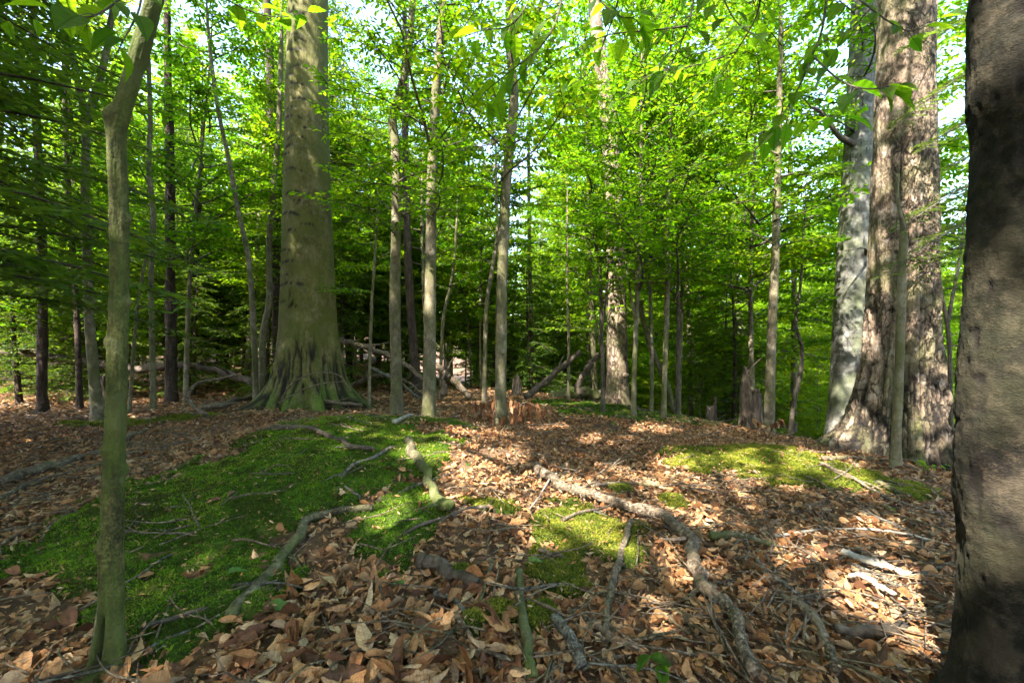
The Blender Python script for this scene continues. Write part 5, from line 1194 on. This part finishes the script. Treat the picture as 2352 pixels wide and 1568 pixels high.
seedling('tiny yellow-green seedling in the middle of the leaf litter', G(1412, 985), [((0, 0), .08)], NEARL[0], .07, 3, rd)

# hemlock sprays reaching in from the right
hs = P(2300, 560, 5.2); hs[2] = H(hs[0], hs[1])
ht = thing('hemlock_sapling', 'hemlock sapling with sunlit feathery sprays crossing the rough old tree', 'tree', hs)
w = Acc(); LV = []
r = np.random.default_rng(88)
path = spline([(0, 0, -.2), (.03, 0, 2), (0, .05, 5)], 12); tube(w, path, np.linspace(.04, .01, 12), 8, .1); link('trunk', w.mesh('trunk', 'hemlock_bark'), ht)
w = Acc()
for (x0, y0, x1_, y1_, Ye, L) in [(2290, 480, 2040, 560, 3.9, 1), (2290, 520, 2090, 600, 4.2, 1), (2290, 400, 2060, 470, 4.1, 1), (2290, 250, 2120, 300, 4.4, 1), (2290, 560, 2120, 560, 4.6, 1), (2290, 130, 2060, 230, 4.2, 1), (2290, 600, 2170, 660, 4.8, 1), (2290, 20, 2080, 60, 4.4, 1), (2290, 330, 2180, 370, 5, 1)]:
    s0 = P(x0, y0, 5.2) - hs; e0 = P(x1_, y1_, Ye) - hs; d = e0 - s0; L = np.linalg.norm(d); d /= L; sd = np.cross([0, 0, 1.], d); sd /= np.linalg.norm(sd)
    tt = np.linspace(0, 1, 7); tube(w, s0 + (tt * L)[:, None] * d - (.1 * L * tt ** 2)[:, None] * np.array([0, 0, 1.]), .010 * (1 - .8 * tt), 4, cap=False)
    s = 1
    for q in range(int(L / .05)):
        uu = .1 + .9 * (q + r.random()) / int(L / .05)
        if uu > 1: continue
        p = s0 + uu * L * d - .1 * L * uu ** 2 * np.array([0, 0, 1.]); s = -s; tl = (.1 + .35 * (1 - uu) ** .7) * r.uniform(.5, 1.2); an = math.radians(r.uniform(48, 70))
        td = d * math.cos(an) + sd * s * math.sin(an) + [0, 0, r.normal(-.1, .1)]; nn = max(3, int(tl / .012)); lt = (np.arange(nn) + .5) / nn
        lp = p + (lt * tl)[:, None] * td - (.15 * tl * lt ** 2)[:, None] * np.array([0, 0, 1.]); ts = np.cross([0, 0, 1.], td); ts /= np.linalg.norm(ts); sg = np.where(np.arange(nn) % 2, 1, -1)[:, None]
        tube(w, [p, p + tl * td - [0, 0, .15 * tl]], [.003, .001], 3, cap=False)
        LV.append(np.hstack([lp, td * .7 + ts * sg * .8 + r.normal(0, .12, (nn, 3)), np.array([0, 0, 1.]) + r.normal(0, .3, (nn, 3)), (.045 * r.uniform(.6, 1.3, nn))[:, None]]))
link('branches', w.mesh('branches', 'branch_bark'), ht)
lv = np.vstack(LV); a = Acc(); leaves(a, NE, lv[:, :3], lv[:, 3:6], lv[:, 6:9], lv[:, 9], np.clip(r.normal(.7, .2, len(lv)), 0, .99))
link('crown', a.mesh('crown', 'hemlock', False), ht)

print('MESHES', len(bpy.data.meshes), 'LOOP-TRIS', sum(len(m.loops) - 2 * len(m.polygons) for m in bpy.data.meshes), 'OBJECTS', len(bpy.data.objects))
